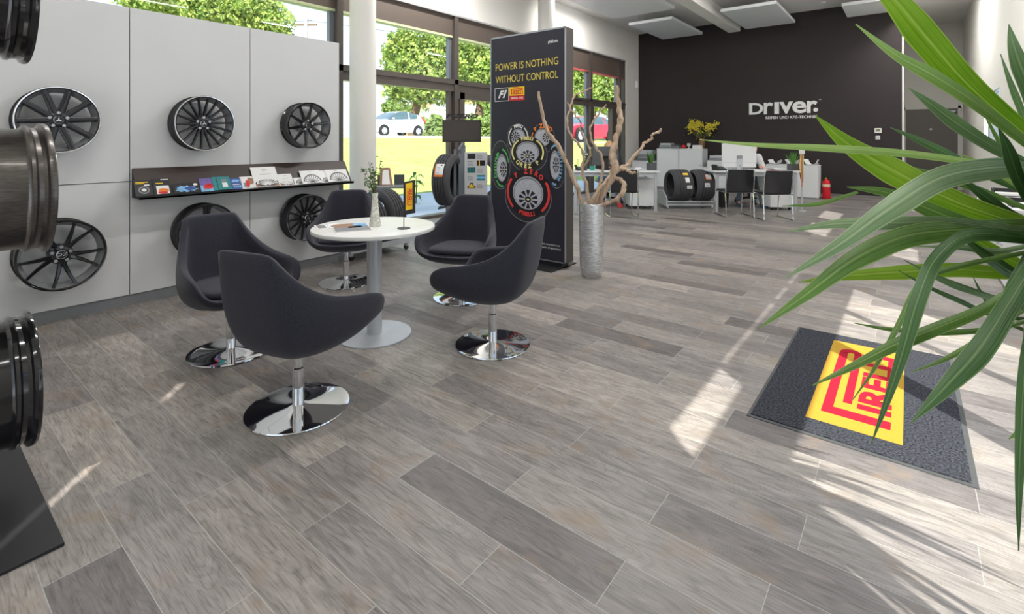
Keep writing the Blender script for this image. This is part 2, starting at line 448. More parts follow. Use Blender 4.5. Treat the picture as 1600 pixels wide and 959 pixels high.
class MB:
    def text_fit(s, body, size, x0, x1, y, z, mi=0, off=0.0, shear=0.0, depth=0.001):
        t = MB(); t.text(body, size, I4, 0, depth, off=off, shear=shear)
        a = min(v.x for v in t.v); b = max(v.x for v in t.v)
        s.add(t.v, t.f, mi, T((x0 + x1) / 2, y, z) @ RX(PI / 2) @ Matrix.Diagonal(((x1 - x0) / (b - a), 1, 1, 1)) @ T(-(a + b) / 2, 0, 0))
        return s
    def __init__(s):
        s.v, s.f, s.mi, s.st = [], [], [], []
    def add(s, vs, fs, mi=0, m=I4):
        o = len(s.v)
        s.v += [m @ Vector(v) for v in vs]
        for f in fs:
            s.f.append([o + i for i in f]); s.mi.append(mi)
        return s
    def box(s, c, d, m=I4, mi=0):
        x, y, z = c; a, b, e = d[0] / 2, d[1] / 2, d[2] / 2
        vs = [(x + i * a, y + j * b, z + k * e) for k in (-1, 1) for j in (-1, 1) for i in (-1, 1)]
        return s.add(vs, [(0, 2, 3, 1), (4, 5, 7, 6), (0, 1, 5, 4), (2, 6, 7, 3), (0, 4, 6, 2), (1, 3, 7, 5)], mi, m)
    def b2(s, lo, hi, m=I4, mi=0):
        return s.box([(a + b) / 2 for a, b in zip(lo, hi)], [abs(b - a) for a, b in zip(lo, hi)], m, mi)
    def lathe(s, prof, n=24, m=I4, mi=0, closed=False, axis='Z'):
        vs, fs = [], []
        k = len(prof)
        for i in range(n):
            a = 2 * PI * i / n
            for (r, z) in prof:
                if axis == 'Z': vs.append((r * math.cos(a), r * math.sin(a), z))
                else: vs.append((z, r * math.cos(a), r * math.sin(a)))
        for i in range(n):
            j = (i + 1) % n
            for q in range(k if closed else k - 1):
                w = (q + 1) % k
                fs.append((i * k + q, j * k + q, j * k + w, i * k + w))
        if not closed:
            if prof[0][0] > 1e-5: fs.append([i * k for i in range(n)][::-1])
            if prof[-1][0] > 1e-5: fs.append([i * k + k - 1 for i in range(n)])
        return s.add(vs, fs, mi, m)
    def tube(s, pts, r, n=8, mi=0, m=I4, cap=True):
        P = [Vector(p) for p in pts]
        rs = r if isinstance(r, (list, tuple)) else [r] * len(P)
        if len(rs) != len(P):
            rs = [rs[0] + (rs[-1] - rs[0]) * i / (len(P) - 1) for i in range(len(P))] if len(rs) == 2 else [rs[min(len(rs) - 1, int(i * (len(rs) - 1) / (len(P) - 1)))] for i in range(len(P))]
        vs, fs = [], []
        ref = None
        for i, p in enumerate(P):
            t = (P[min(i + 1, len(P) - 1)] - P[max(i - 1, 0)])
            if t.length < 1e-9: t = Vector((0, 0, 1))
            t.normalize()
            if ref is None:
                ref = t.orthogonal().normalized()
            ref = (ref - t * ref.dot(t))
            if ref.length < 1e-6: ref = t.orthogonal()
            ref.normalize()
            b = t.cross(ref)
            for j in range(n):
                a = 2 * PI * j / n
                vs.append(p + (ref * math.cos(a) + b * math.sin(a)) * rs[i])
        for i in range(len(P) - 1):
            for j in range(n):
                q = (j + 1) % n
                fs.append((i * n + j, i * n + q, (i + 1) * n + q, (i + 1) * n + j))
        if cap:
            fs.append(list(range(n))[::-1]); fs.append([(len(P) - 1) * n + j for j in range(n)])
        return s.add(vs, fs, mi, m)
    def cyl(s, p0, p1, r0, r1=None, n=16, mi=0, m=I4):
        return s.tube([p0, p1], [r0, r0 if r1 is None else r1], n, mi, m)
    def prism(s, poly, z0, z1, m=I4, mi=0):
        n = len(poly)
        vs = [(x, y, z0) for x, y in poly] + [(x, y, z1) for x, y in poly]
        fs = [list(range(n))[::-1], list(range(n, 2 * n))] + [(i, (i + 1) % n, n + (i + 1) % n, n + i) for i in range(n)]
        return s.add(vs, fs, mi, m)
    def ball(s, c, r, n=12, mi=0, m=I4):
        rr = r if isinstance(r, (tuple, list)) else (r, r, r)
        k = max(4, n // 2)
        prof = [(math.sin(PI * i / k), -math.cos(PI * i / k)) for i in range(k + 1)]
        prof[0] = (0, -1); prof[-1] = (0, 1)
        mm = m @ T(*c) @ Matrix.Diagonal((rr[0], rr[1], rr[2], 1))
        return s.lathe(prof, n, mm, mi)
    def cap(s, p0, r0, p1, r1, n=12, mi=0, m=I4):
        p0, p1 = Vector(p0), Vector(p1)
        s.tube([p0, p1], [r0, r1], n, mi, m, True)
        s.ball(p0, r0, n, mi, m); s.ball(p1, r1, n, mi, m)
        return s
    def text(s, body, size, m=I4, mi=0, depth=0.001, sx=1.0, off=0.0, shear=0.0, align='CENTER', spacing=1.0):
        c = bpy.data.curves.new('t', 'FONT')
        c.body = body; c.size = size; c.extrude = depth / 2; c.offset = off; c.shear = shear
        c.align_x = align; c.align_y = 'CENTER'; c.space_character = spacing; c.resolution_u = 3
        o = bpy.data.objects.new('t', c)
        COL.objects.link(o)
        bpy.context.view_layer.update()
        me = bpy.data.meshes.new_from_object(o.evaluated_get(bpy.context.evaluated_depsgraph_get()))
        mm = m @ Matrix.Diagonal((sx, 1, 1, 1))
        s.add([v.co for v in me.vertices], [list(p.vertices) for p in me.polygons], mi, mm)
        bpy.data.objects.remove(o); bpy.data.curves.remove(c); bpy.data.meshes.remove(me)
        return s
    def build(s, name, mats, parent=None, loc=None, rot=None, smooth=38, bevel=0.0, seg=2, sub=0, label=None):
        me = bpy.data.meshes.new(name)
        me.from_pydata(s.v, [], s.f)
        if not isinstance(mats, (list, tuple)): mats = [mats]
        for m in mats: me.materials.append(m)
        if len(mats) > 1: me.polygons.foreach_set('material_index', s.mi)
        if s.st and len(s.st) == len(s.v):
            at = me.attributes.new('st', 'FLOAT2', 'POINT'); at.data.foreach_set('vector', [c for q in s.st for c in q])
        me.validate(); me.update()
        bm = bmesh.new(); bm.from_mesh(me)
        bmesh.ops.recalc_face_normals(bm, faces=bm.faces)
        bm.to_mesh(me); bm.free()
        if smooth:
            me.shade_smooth()
            if smooth < 180: me.set_sharp_from_angle(angle=rad(smooth))
        o = bpy.data.objects.new(name, me)
        COL.objects.link(o)
        if parent: o.parent = parent
        if loc is not None: o.location = loc
        if rot is not None: o.rotation_euler = rot
        if bevel:
            b = o.modifiers.new('bevel', 'BEVEL'); b.width = bevel; b.segments = seg; b.limit_method = 'ANGLE'; b.angle_limit = rad(40)
        if sub:
            b = o.modifiers.new('sub', 'SUBSURF'); b.levels = sub; b.render_levels = sub
        if label: o['label'] = label
        return o

def tag(o, label, cat, group=None, kind=None):
    o['label'] = label; o['category'] = cat
    if group: o['group'] = group
    if kind: o['kind'] = kind
    return o
def thing(name, label, cat, loc=(0, 0, 0), rz=0.0, group=None, rot=None):
    o = bpy.data.objects.new(name, None)
    o.empty_display_size = 0.1
    COL.objects.link(o)
    o.location = loc
    o.rotation_euler = rot if rot is not None else (0, 0, rz)
    return tag(o, label, cat, group)
def struct(o, label=None):
    o['kind'] = 'structure'
    if label: o['label'] = label
    return o
def dup(root, loc, rz=None, label=None, group=None):
    def cp(o, par):
        c = o.copy(); COL.objects.link(c)
        if par: c.parent = par
        for ch in o.children: cp(ch, c)
        return c
    r = cp(root, None)
    r.location = loc
    if rz is not None: r.rotation_euler = (0, 0, rz)
    if label: r['label'] = label
    if group: r['group'] = group
    return r

# ------------------------------------------------------------------ room shell
XL, XR, YB, YR, ZC = -6.28, 1.12, 13.97, -1.5, 4.45
struct(MB().b2((-6.58, -1.7, -0.12), (1.3, 18.0, 0.0)).build('floor', FLOOR, smooth=0))
def wall_cells(axis, a0, a1, u0, u1, z0, z1, holes):
    us = sorted({u0, u1, *[h[0] for h in holes], *[h[1] for h in holes]})
    zs = sorted({z0, z1, *[h[2] for h in holes], *[h[3] for h in holes]})
    mb = MB()
    for i in range(len(us) - 1):
        run = None
        for j in range(len(zs) - 1):
            uc, zc = (us[i] + us[i + 1]) / 2, (zs[j] + zs[j + 1]) / 2
            solid = not any(h[0] < uc < h[1] and h[2] < zc < h[3] for h in holes)
            if solid:
                lo, hi = (us[i], zs[j]), (us[i + 1], zs[j + 1])
                if axis == 'X': mb.b2((a0, lo[0], lo[1]), (a1, hi[0], hi[1]))
                else: mb.b2((lo[0], a0, lo[1]), (hi[0], a1, hi[1]))
    return mb
LEFT_HOLES = [(-1.3, 8.25, 0.0, 3.53), (9.3, 13.13, 0.0, 3.57)]
struct(wall_cells('X', -6.58, XL, -1.7, 14.2, 0, ZC, LEFT_HOLES).build('wall_left', WHITE, smooth=0))
RIGHT_HOLES = [(0.3, 3.97, 0.0, 2.38), (0.3, 1.10, 2.64, 2.93), (1.16, 2.55, 2.855, 2.95), (2.68, 3.1, 2.855, 2.95), (3.25, 3.97, 2.855, 2.95),
               (6.08, 7.06, 2.92, 3.44), (7.70, 8.74, 2.95, 3.46), (5.95, 6.7, 1.5, 1.95), (6.9, 7.75, 1.62, 1.85), (10.9, 13.05, 1.33, 2.17)]
struct(wall_cells('X', XR, XR + 0.025, -1.7, 18.0, 0, ZC, RIGHT_HOLES).build('wall_right', WHITE, smooth=0))
REAR_HOLES = [(-2.35, -0.62, 0.02, 1.75), (-0.525, -0.475, 1.85, 2.2), (-0.525, -0.475, 2.55, 3.2), (-0.525, -0.475, 3.55, 3.78)]  # first opening is added, unseen, to let in low sky fill
struct(wall_cells('Y', YR - 0.02, YR, -6.58, 1.3, 0, ZC, REAR_HOLES).build('wall_rear', WHITE, smooth=0))
struct(MB().b2((XL, YB, 0), (-0.11, YB + 0.2, ZC)).build('wall_back', BLACKW, smooth=0))
struct(MB().b2((-0.4, 17.8, 0), (1.3, 18.0, ZC)).build('wall_passage', WHITE, smooth=0))
struct(MB().b2((-0.31, YB + 0.2, 0), (-0.11, 17.8, ZC)).build('wall_passage_side', WHITE, smooth=0))
struct(MB().b2((-6.6, -1.7, ZC), (1.3, 18.0, ZC + 0.2)).build('ceiling', CEIL, smooth=0))
struct(MB().b2((-0.115, YB - 0.012, 0), (-0.085, YB + 0.21, ZC)).build('trim_1', WHITE, smooth=0), 'white corner profile on the edge of the black wall')
struct(MB().b2((XL, YB - 0.015, 0), (-0.115, YB, 0.06)).build('baseboard_back', M('grey_skirting', (126, 122, 120), 0.5), smooth=0))
struct(MB().b2((-3.75, -1.45, 4.16), (-3.45, YB, ZC)).build('trim_2', WHITE, smooth=0, bevel=0.01), 'white boxed ceiling beam')
struct(MB().b2((XL, 13.13, 0.0), (XL + 0.012, 13.2, 3.6)).build('trim_3', WHITE, smooth=0))

# windows in the left wall
def window_left(n, y0, y1, mullions, ztop, tr=(2.18, 2.39), glz=3.17):
    root = MB().b2((XL - 0.18, y0, 0.0), (XL - 0.02, y0 + 0.07, ztop)).b2((XL - 0.18, y1 - 0.07, 0.0), (XL - 0.02, y1, ztop)) \
        .b2((XL - 0.18, y0, 0.0), (XL - 0.02, y1, 0.05)).build('window_%d' % n, FRAME, smooth=0)
    struct(root)
    MB().b2((XL - 0.16, y0, tr[0]), (XL - 0.02, y1, tr[0] + 0.12)).b2((XL - 0.16, y0, tr[0] + 0.125), (XL - 0.0, y1, tr[1])).build('transom', FRAME, root, smooth=0)
    MB().b2((XL - 0.12, y0, glz), (XL - 0.06, y1, ztop)).build('blind_box', BLIND, root, smooth=0)
    MB().b2((XL - 0.18, y0, glz - 0.035), (XL - 0.06, y1, glz)).build('lit_reveal_strip', M('pale_green_lit_reveal', (206, 214, 170), 0.5) if n == 1 else M('red_lit_reveal', (206, 96, 96), 0.5), root, smooth=0)  # coloured strip stands in for the lit reveal of the blind box
    MB().b2((XL - 0.2, y0, ztop - 0.02), (XL + 0.004, y1, ztop + 0.01)).build('reveal_trim', M('reveal_grey', (168, 168, 168), 0.5), root, smooth=0)
    for y, w in mullions:
        MB().b2((XL - 0.16, y - 0.03, 0.0), (XL + 0.0, y + w - 0.03, ztop), mi=0).b2((XL - 0.155, y - 0.1, 0.0), (XL - 0.09, y - 0.03, glz), mi=1).build('mullion', [FRAME, FRAMEL], root, smooth=0)
    ys = [y0] + [m[0] for m in mullions] + [y1]
    for i in range(len(ys) - 1):
        for a, b in ((0.05, tr[0]), (tr[1], glz - 0.035)):
            MB().b2((XL - 0.125, ys[i] + 0.03, a), (XL - 0.115, ys[i + 1] - 0.03, b)).build('pane', GLASS, root, smooth=0)
    return root
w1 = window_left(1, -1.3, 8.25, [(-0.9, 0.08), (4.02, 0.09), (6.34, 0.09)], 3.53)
MB().b2((XL - 0.13, 6.46, 0.05), (XL - 0.02, 6.58, 2.18)).b2((XL - 0.12, 6.2, 0.05), (XL - 0.05, 6.27, 2.18)).b2((XL - 0.13, 6.4, 2.06), (XL - 0.02, 8.2, 2.18)).build('door_leaf_frame', FRAME, w1, smooth=0)
w2 = window_left(2, 9.3, 13.13, [(11.15, 0.1), (12.78, 0.07)], 3.57, tr=(2.18, 2.36), glz=3.08)
MB().b2((XL - 0.13, 11.25, 0.05), (XL - 0.02, 11.33, 2.18)).b2((XL - 0.13, 12.3, 0.05), (XL - 0.0, 12.62, 2.18)).build('door_leaf_frame', FRAME, w2, smooth=0)

# columns
for Y, nm in ((4.14, 'column'), (8.6, 'column')):
    o = MB().lathe([(0.175, 0.0), (0.175, ZC)], 40, T(-5.9, Y, 0)).build('column', WHITE)
    struct(o, 'round white column beside the wheel display wall' if Y < 5 else 'round white column behind the dark banner tower')

# glazing of the right wall: entrance doors, high windows
root = struct(MB().b2((XR, 0.3, 0.0), (XR + 0.09, 0.36, 2.38)).b2((XR, 3.91, 0.0), (XR + 0.09, 3.97, 2.38)).b2((XR, 0.3, 2.3), (XR + 0.09, 3.97, 2.38)).build('door_2', FRAME, smooth=0), 'glazed entrance door frame')
MB().b2((XR, 2.22, 0), (XR + 0.08, 2.36, 2.38)).build('jamb', FRAME, root, smooth=0)
MB().b2((XR + 0.02, 3.1, 0), (XR + 0.08, 3.145, 2.38)).build('meeting_stile', FRAME, root, smooth=0)
MB().b2((XR + 0.04, 0.36, 0.02), (XR + 0.05, 2.22, 2.3)).build('pane', GLASS, root, smooth=0)
MB().b2((XR + 0.04, 2.36, 0.02), (XR + 0.05, 3.91, 2.3)).build('pane', GLASS, root, smooth=0)
for i, h in enumerate(RIGHT_HOLES[1:]):
    r_ = struct(MB().b2((XR + 0.02, h[0] - .03, h[2] - .04), (XR + 0.05, h[1] + .03, h[2])).b2((XR + 0.02, h[0] - .03, h[3]), (XR + 0.05, h[1] + .03, h[3] + .03)).build('window_%d' % (3 + i), FRAMEL, smooth=0))
    MB().b2((XR + 0.05, h[0], h[2]), (XR + 0.058, h[1], h[3])).build('pane', GLASS, r_, smooth=0)
    if i == 8:
        MB().b2((XR - 0.03, 11.9, 1.33), (XR + 0.09, 12.05, 2.17)).build('mullion', FRAMEL, r_, smooth=0)

# grey door at the end of the passage
d1 = struct(MB().b2((-0.07, 17.76, 0.0), (1.02, 17.8, 2.17)).build('door_1', DOORG, smooth=0, bevel=0.004), 'grey steel door at the end of the passage')
MB().b2((-0.13, 17.745, 0), (-0.07, 17.8, 2.23)).b2((1.02, 17.745, 0), (1.08, 17.8, 2.23)).b2((-0.13, 17.745, 2.17), (1.08, 17.8, 2.23)).build('door_frame', WHITE, d1, smooth=0)
MB().b2((0.62, 17.7, 2.06), (0.98, 17.77, 2.12)).build('door_closer', STEEL, d1, smooth=0, bevel=0.01)
MB().tube([(0.0, 17.76, 1.02), (0.0, 17.7, 1.02), (0.14, 17.7, 1.02)], 0.011, 8).build('door_handle', STEEL, d1)
MB().lathe([(0.0, 0), (0.03, 0), (0.03, 0.006), (0, 0.006)], 20, T(0.47, 17.752, 1.62) @ RX(PI / 2)).build('door_badge', STEEL, d1)

# ------------------------------------------------------------------ ceiling things
baffles = [(-5.45, -4.35, 11.55, 13.75, 'white hanging ceiling panel nearest the back left corner'),
           (-5.45, -3.98, 8.35, 10.7, 'white hanging ceiling panel in front of the corner panel, next to the beam'),
           (-3.28, -2.16, 11.6, 13.8, 'white hanging ceiling panel right of the ceiling beam above the logo wall'),
           (-1.12, 0.06, 12.7, 14.0, 'white hanging ceiling panel at the right end of the black wall'),
           (-3.28, -2.16, 8.0, 10.2, 'white hanging ceiling panel right of the beam, further forward at the photo top')]
for x0, x1, y0, y1, lb in baffles:
    if y1 > YB - 0.02: y1 = YB - 0.03
    t = thing('ceiling_panel', lb, 'ceiling panel', ((x0 + x1) / 2, (y0 + y1) / 2, 4.165), group='hanging ceiling panels')
    MB().box((0, 0, 0.035), (x1 - x0, y1 - y0, 0.07)).build('panel_board', OFFWHITE, t, smooth=0, bevel=0.004)
    for sx in (-1, 1):
        for sy in (-1, 1):
            MB().cyl((sx * (x1 - x0) * 0.38, sy * (y1 - y0) * 0.38, 0.07), (sx * (x1 - x0) * 0.38, sy * (y1 - y0) * 0.38, ZC - 4.165), 0.003, n=6).build('hanger_wire', STEEL, t)
lamp_names = ['over the left desk', 'over the display stand, added for fill', 'above the wheel wall, added for fill', 'over the middle of the hall, added for fill', 'above the banner tower, added for fill', 'over the armchairs, added for fill', 'beside the passage to the grey door, added to brighten it', 'beside the right wall, added for fill', 'over the door mat, added for fill', 'above the potted yucca, added for fill']
for (lx_, ly_, lw_), nm in zip(LAMPS, lamp_names):  # fixtures after the first are added to house the fill lights
    t = thing('ceiling_lamp', 'long white strip lamp on the ceiling ' + nm, 'lamp', (lx_, ly_, 4.36), group='strip lamps on the ceiling')
    MB().b2((-0.09, -1.0, 0.03), (0.09, 1.0, ZC - 4.36)).build('housing', OFFWHITE, t, smooth=0, bevel=0.004)
    MB().b2((-0.075, -0.98, 0.0), (0.075, 0.98, 0.03)).build('diffuser', LAMPE, t, smooth=0)
tag(MB().lathe([(0, 0), (0.05, 0.0), (0.055, 0.03), (0.04, 0.05), (0, 0.05)], 20).build('smoke_detector', OFFWHITE, loc=WY(1284, 14, 13.0)), 'small round white smoke detector on the ceiling by the black wall', 'smoke detector')
bpy.data.objects['smoke_detector'].location.z = ZC - 0.05
bpy.data.objects['smoke_detector'].location.y = 13.2

# ------------------------------------------------------------------ display wall with wheels
dw = thing('display_wall', 'white laminate display wall of square panels carrying six wheel rims', 'display wall', (-4.88, 0, 0))
DY = [-1.42, -0.625, 0.31, 1.243, 2.177, 3.121]
MB().b2((-0.16, DY[0], 0.1), (-0.03, DY[-1] - 0.004, 2.375)).build('core', DARKGAP, dw, smooth=0)
MB().b2((-0.15, DY[0], 0.0), (-0.012, DY[-1] - 0.004, 0.085)).build('plinth', PLINTH, dw, smooth=0)
for i in range(5):
    for z0, z1 in ((0.088, 0.987), (0.993, 2.38)):
        MB().b2((-0.03, DY[i] + 0.003, z0), (0.0, DY[i + 1] - 0.003, z1)).build('panel', PANEL, dw, smooth=0)

def build_rim(R, depth, style, loc, rot, label, group, finish, lipmat=None, bar=None, straight=False):
    """local +X is the outer face of the wheel, x=0 its back edge"""
    t = thing('wheel_rim', label, 'wheel rim', loc, group=group, rot=rot)
    bar = bar or finish
    o = [(R * 0.93, 0.0), (R, 0.004), (R, 0.012), (R * 0.955, 0.022), (R * 0.935, 0.05), (R * 0.86, depth * 0.40), (R * 0.86, depth * 0.62), (R * 0.925, depth - 0.045), (R * 0.945, depth - 0.02), (R, depth - 0.012), (R, depth - 0.003), (R * 0.975, depth)]
    i = [(R * 0.925, depth - 0.006), (R * 0.90, depth - 0.05), (R * 0.83, depth * 0.6), (R * 0.83, depth * 0.42), (R * 0.90, 0.05), (R * 0.91, 0.004)]
    if straight:
        o = [(R * 0.94, 0.0), (R * 1.0, 0.004), (R * 1.0, 0.012), (R * 0.95, 0.02), (R * 0.925, 0.04), (R * 0.915, depth - 0.075), (R * 0.93, depth - 0.068), (R * 0.965, depth - 0.062), (R * 0.97, depth - 0.052), (R * 0.94, depth - 0.045), (R * 0.93, depth - 0.032), (R * 0.945, depth - 0.022), (R * 0.995, depth - 0.017), (R * 1.005, depth - 0.008), (R, depth)]
        i = [(R * 0.93, depth - 0.004), (R * 0.88, depth - 0.05), (R * 0.87, 0.05), (R * 0.90, 0.004)]
        MB().lathe(o + i, 96, axis='X', closed=True).build('barrel', bar, t, smooth=30)
    else:
        o = [(r_, max(x_, 0.045) if q < 2 else x_ + .045 * (1 - x_ / depth)) for q, (r_, x_) in enumerate(o)]
        i = [(r_, x_ + .045 * (1 - x_ / depth)) for r_, x_ in i]
        b_ = MB().lathe(o + i, 72, axis='X', closed=True)
        k_ = len(o) + len(i)
        b_.mi = [1 if len(o) - 1 < (q % k_) else 0 for q in range(len(b_.f))]
        b_.build('barrel', [bar, BARLIT], t)
        MB().cyl((0, 0, 0), (depth - style[5] - .04, 0, 0), .03, n=18).cyl((0, 0, 0), (.008, 0, 0), .06, n=20).build('wall_mount', STEEL, t)
    # outer lip
    MB().lathe([(R * 1.001, depth - 0.004), (R * 0.985, depth + 0.003), (R * 0.962, depth + 0.002), (R * 0.955, depth - 0.006), (R * 0.97, depth - 0.012)], 72, axis='X', closed=True).build('lip', lipmat or finish, t)
    n, w0, w1, split, tip, hub_in = style
    hx = depth - hub_in
    r0, r1 = R * 0.22, R * 0.93
    for s_ in range(n):
        a = 2 * PI * s_ / n + tip
        if split:
            prs = [(-split, -split * 1.0), (split, split * 1.0)]
        else:
            prs = [(0, 0)]
        mb = MB()
        for da, db in prs:
            # spoke as tapered bar: cross-section with rounded ridge
            secs = []
            for q in range(7):
                f = q / 6
                r = r0 + (r1 - r0) * f
                ang = a + (da * 0.55 + (db - da * 0.55) * f)
                w = (w0 + (w1 - w0) * f) * (1.15 if q == 6 else 1)
                x = hx + (depth - 0.008 - hx) * (f ** 1.3) 
                th = 0.032 - 0.012 * f
                er = Vector((0, math.cos(ang), math.sin(ang))); et = Vector((0, -math.sin(ang), math.cos(ang)))
                c = er * r
                ex = Vector((1, 0, 0))
                secs.append([c + et * (-w / 2) + ex * (x - th), c + et * (-w / 2) + ex * (x - 0.006), c + et * (-w * 0.28) + ex * x, c + et * (w * 0.28) + ex * x, c + et * (w / 2) + ex * (x - 0.006), c + et * (w / 2) + ex * (x - th)])
            vs = [p for sc in secs for p in sc]
            fs = []
            for q in range(6):
                for e in range(6):
                    g = (e + 1) % 6
                    fs.append((q * 6 + e, q * 6 + g, (q + 1) * 6 + g, (q + 1) * 6 + e))
            fs += [list(range(6))[::-1], [36 + e for e in range(6)]]
            mb.add(vs, fs)
        mb.build('spoke', finish, t)
    MB().lathe([(0, hx - 0.04), (R * 0.27, hx - 0.04), (R * 0.29, hx - 0.02), (R * 0.27, hx - 0.004), (R * 0.16, hx + 0.004), (R * 0.15, hx - 0.006), (0, hx - 0.006)], 48, axis='X').build('hub', finish, t)
    cp = MB().lathe([(0, hx - 0.004), (R * 0.125, hx - 0.004), (R * 0.125, hx + 0.006), (R * 0.10, hx + 0.012), (0, hx + 0.013)], 32, axis='X').build('center_cap', BLACKP, t)
    MB().lathe([(R * 0.125, hx + 0.004), (R * 0.125, hx + 0.010), (R * 0.108, hx + 0.014), (R * 0.10, hx + 0.010)], 32, axis='X', closed=True).build('cap_ring', POLISH, cp)
    for k in range(5):
        a = 2 * PI * k / 5 + PI / 2
        MB().lathe([(0, hx + 0.001), (0.010, hx + 0.001), (0.011, hx + 0.006), (0.007, hx + 0.007), (0.006, hx + 0.003), (0, hx + 0.003)], 14, T(0, R * 0.21 * math.cos(a), R * 0.21 * math.sin(a)), axis='X').build('lug_bolt', STEEL, t)
    return t, cp, hx
def star(cp, hx, R):
    mb = MB()
    for k in range(3):
        a = PI / 2 + 2 * PI * k / 3
        er = Vector((0, math.cos(a), math.sin(a))); et = Vector((0, -math.sin(a), math.cos(a)))
        x = Vector((hx + 0.0145, 0, 0))
        mb.add([x + er * R * 0.095, x + et * R * 0.016, x - et * R * 0.016], [(0, 1, 2)])
        mb.add([x + Vector((0.001, 0, 0)) + er * R * 0.095, x + Vector((0.001, 0, 0)) + et * R * 0.016, x + Vector((0.001, 0, 0)) - et * R * 0.016], [(0, 1, 2)])
    mb.build('emblem', POLISH, cp, smooth=0)
GW = 'wheel rims on the display wall'
FX = -4.88
R0 = 0.235
Y3 = (0.785, 1.722, 2.668)
t, cp, hx = build_rim(R0, 0.20, (10, 0.044, 0.036, 0, PI / 10 * 0.15, 0.02), (FX, Y3[0], 1.463), None, 'black ten-spoke rim with bright edge, left one of the upper row', GW, SATINB, POLISH); star(cp, hx, R0)
t, cp, hx = build_rim(R0, 0.20, (18, 0.021, 0.016, 0, 0.05, 0.045), (FX, Y3[1], 1.463), None, 'many-spoked black rim with polished edge above the left half of the shelf', GW, SATINB, POLISH); star(cp, hx, R0)
t, cp, hx = build_rim(0.23, 0.20, (10, 0.032, 0.020, 0, 0.16, 0.04), (FX, Y3[2], 1.468), None, 'all black ten-spoke rim above the right half of the shelf', GW, GLOSSB)
t, cp, hx = build_rim(0.25, 0.20, (5, 0.030, 0.016, 0.27, -0.25, 0.045), (FX, Y3[0] + 0.02, 0.508), None, 'gloss black rim with ten thin paired spokes, left one of the lower row', GW, GLOSSB)
MB().text('OZ', 0.03, T(hx + 0.0145, 0, 0) @ Matrix(((0, 0, 1, 0), (1, 0, 0, 0), (0, 1, 0, 0), (0, 0, 0, 1))), sx=1.5).build('emblem', POLISH, cp, smooth=0)
t, cp, hx = build_rim(R0, 0.20, (5, 0.034, 0.024, 0.09, PI / 2, 0.04), (FX, Y3[1] + 0.02, 0.542), None, 'black rim with five wide double spokes behind the left armchair', GW, SATINB)
t, cp, hx = build_rim(R0, 0.20, (16, 0.020, 0.016, 0, 0.03, 0.055), (FX, Y3[2], 0.542), None, 'many-spoked black rim with polished edge below the right half of the shelf', GW, SATINB, POLISH); star(cp, hx, R0)

# brochure shelf
SH = thing('brochure_shelf', 'long dark brown tilted brochure shelf on the display wall', 'shelf', (-4.88, 0, 0))
SY0, SY1 = 1.255, 3.17
SB, STp = Vector((0.165, 0, 0.875)), Vector((0.02, 0, 1.095))   # bottom and top of slanted board (x, z)
sl = math.atan2(STp.x - SB.x, STp.z - SB.z)
MB().add([(SB.x, SY0, SB.z), (SB.x, SY1, SB.z), (STp.x, SY1, STp.z), (STp.x, SY0, STp.z), (SB.x - 0.012, SY0, SB.z - 0.006), (SB.x - 0.012, SY1, SB.z - 0.006), (STp.x - 0.012, SY1, STp.z - 0.006), (STp.x - 0.012, SY0, STp.z - 0.006)],
         [(0, 1, 2, 3), (4, 7, 6, 5), (0, 4, 5, 1), (3, 2, 6, 7), (0, 3, 7, 4), (1, 5, 6, 2)]).build('back_board', BROWNW, SH, smooth=0)
MB().b2((SB.x - 0.03, SY0, SB.z - 0.018), (SB.x + 0.035, SY1, SB.z - 0.004)).b2((SB.x + 0.028, SY0, SB.z - 0.018), (SB.x + 0.035, SY1, SB.z + 0.006)).build('ledge', BLACKM, SH, smooth=0)
for y in (SY0 + 0.002, (SY0 + SY1) / 2, SY1 - 0.014):
    MB().prism([(0.0, SB.z - 0.015), (SB.x - 0.013, SB.z - 0.015), (STp.x - 0.013, STp.z - 0.005), (0.0, STp.z - 0.005)], 0, 0.012, T(0, y + 0.012, 0) @ RX(PI / 2)).build('bracket', BLACKM, SH, smooth=0)

# brochures stand on the ledge; local x along the shelf, local z up the slant, local -y outwards
def brochure_frame(y0, lean=0.002):
    # matrix: x->+Y world, z->up slant, y-> into board
    up = Vector((STp.x - SB.x, 0, STp.z - SB.z)).normalized()
    xx = Vector((0, 1, 0))
    yy = up.cross(xx)      # into or out of board
    m = Matrix((xx.to_4d(), yy.to_4d(), up.to_4d(), (0, 0, 0, 1))).transposed()
    m[3][0] = m[3][1] = m[3][2] = 0
    m[0][3], m[1][3], m[2][3] = 0, 0, 0
    m[3][3] = 1
    n_out = Vector((up.z, 0, -up.x))
    p = Vector((-4.88 + SB.x, y0, SB.z)) + n_out * lean + up * 0.001
    return Matrix.Translation(p) @ m, n_out
def pic_wheel(mb, cx, cz, r, y, mi_ring, n=10, a0=0.2, a1=PI - 0.2):
    st = 24
    for q in range(st):
        b0, b1 = a0 + (a1 - a0) * q / st, a0 + (a1 - a0) * (q + 1) / st
        mb.add([(cx + r * math.cos(b0), y, cz + r * math.sin(b0)), (cx + r * math.cos(b1), y, cz + r * math.sin(b1)), (cx + r * 0.9 * math.cos(b1), y, cz + r * 0.9 * math.sin(b1)), (cx + r * 0.9 * math.cos(b0), y, cz + r * 0.9 * math.sin(b0))], [(0, 1, 2, 3)], mi_ring)
    for q in range(n):
        b = a0 + (a1 - a0) * (q + 0.5) / n
        d = Vector((math.cos(b), 0, math.sin(b))); e = Vector((-math.sin(b), 0, math.cos(b))) * 0.0035
        c = Vector((cx, y, cz))
        mb.add([c + d * r * 0.1 - e, c + d * r * 0.9 - e, c + d * r * 0.9 + e, c + d * r * 0.1 + e], [(0, 1, 2, 3)], mi_ring)
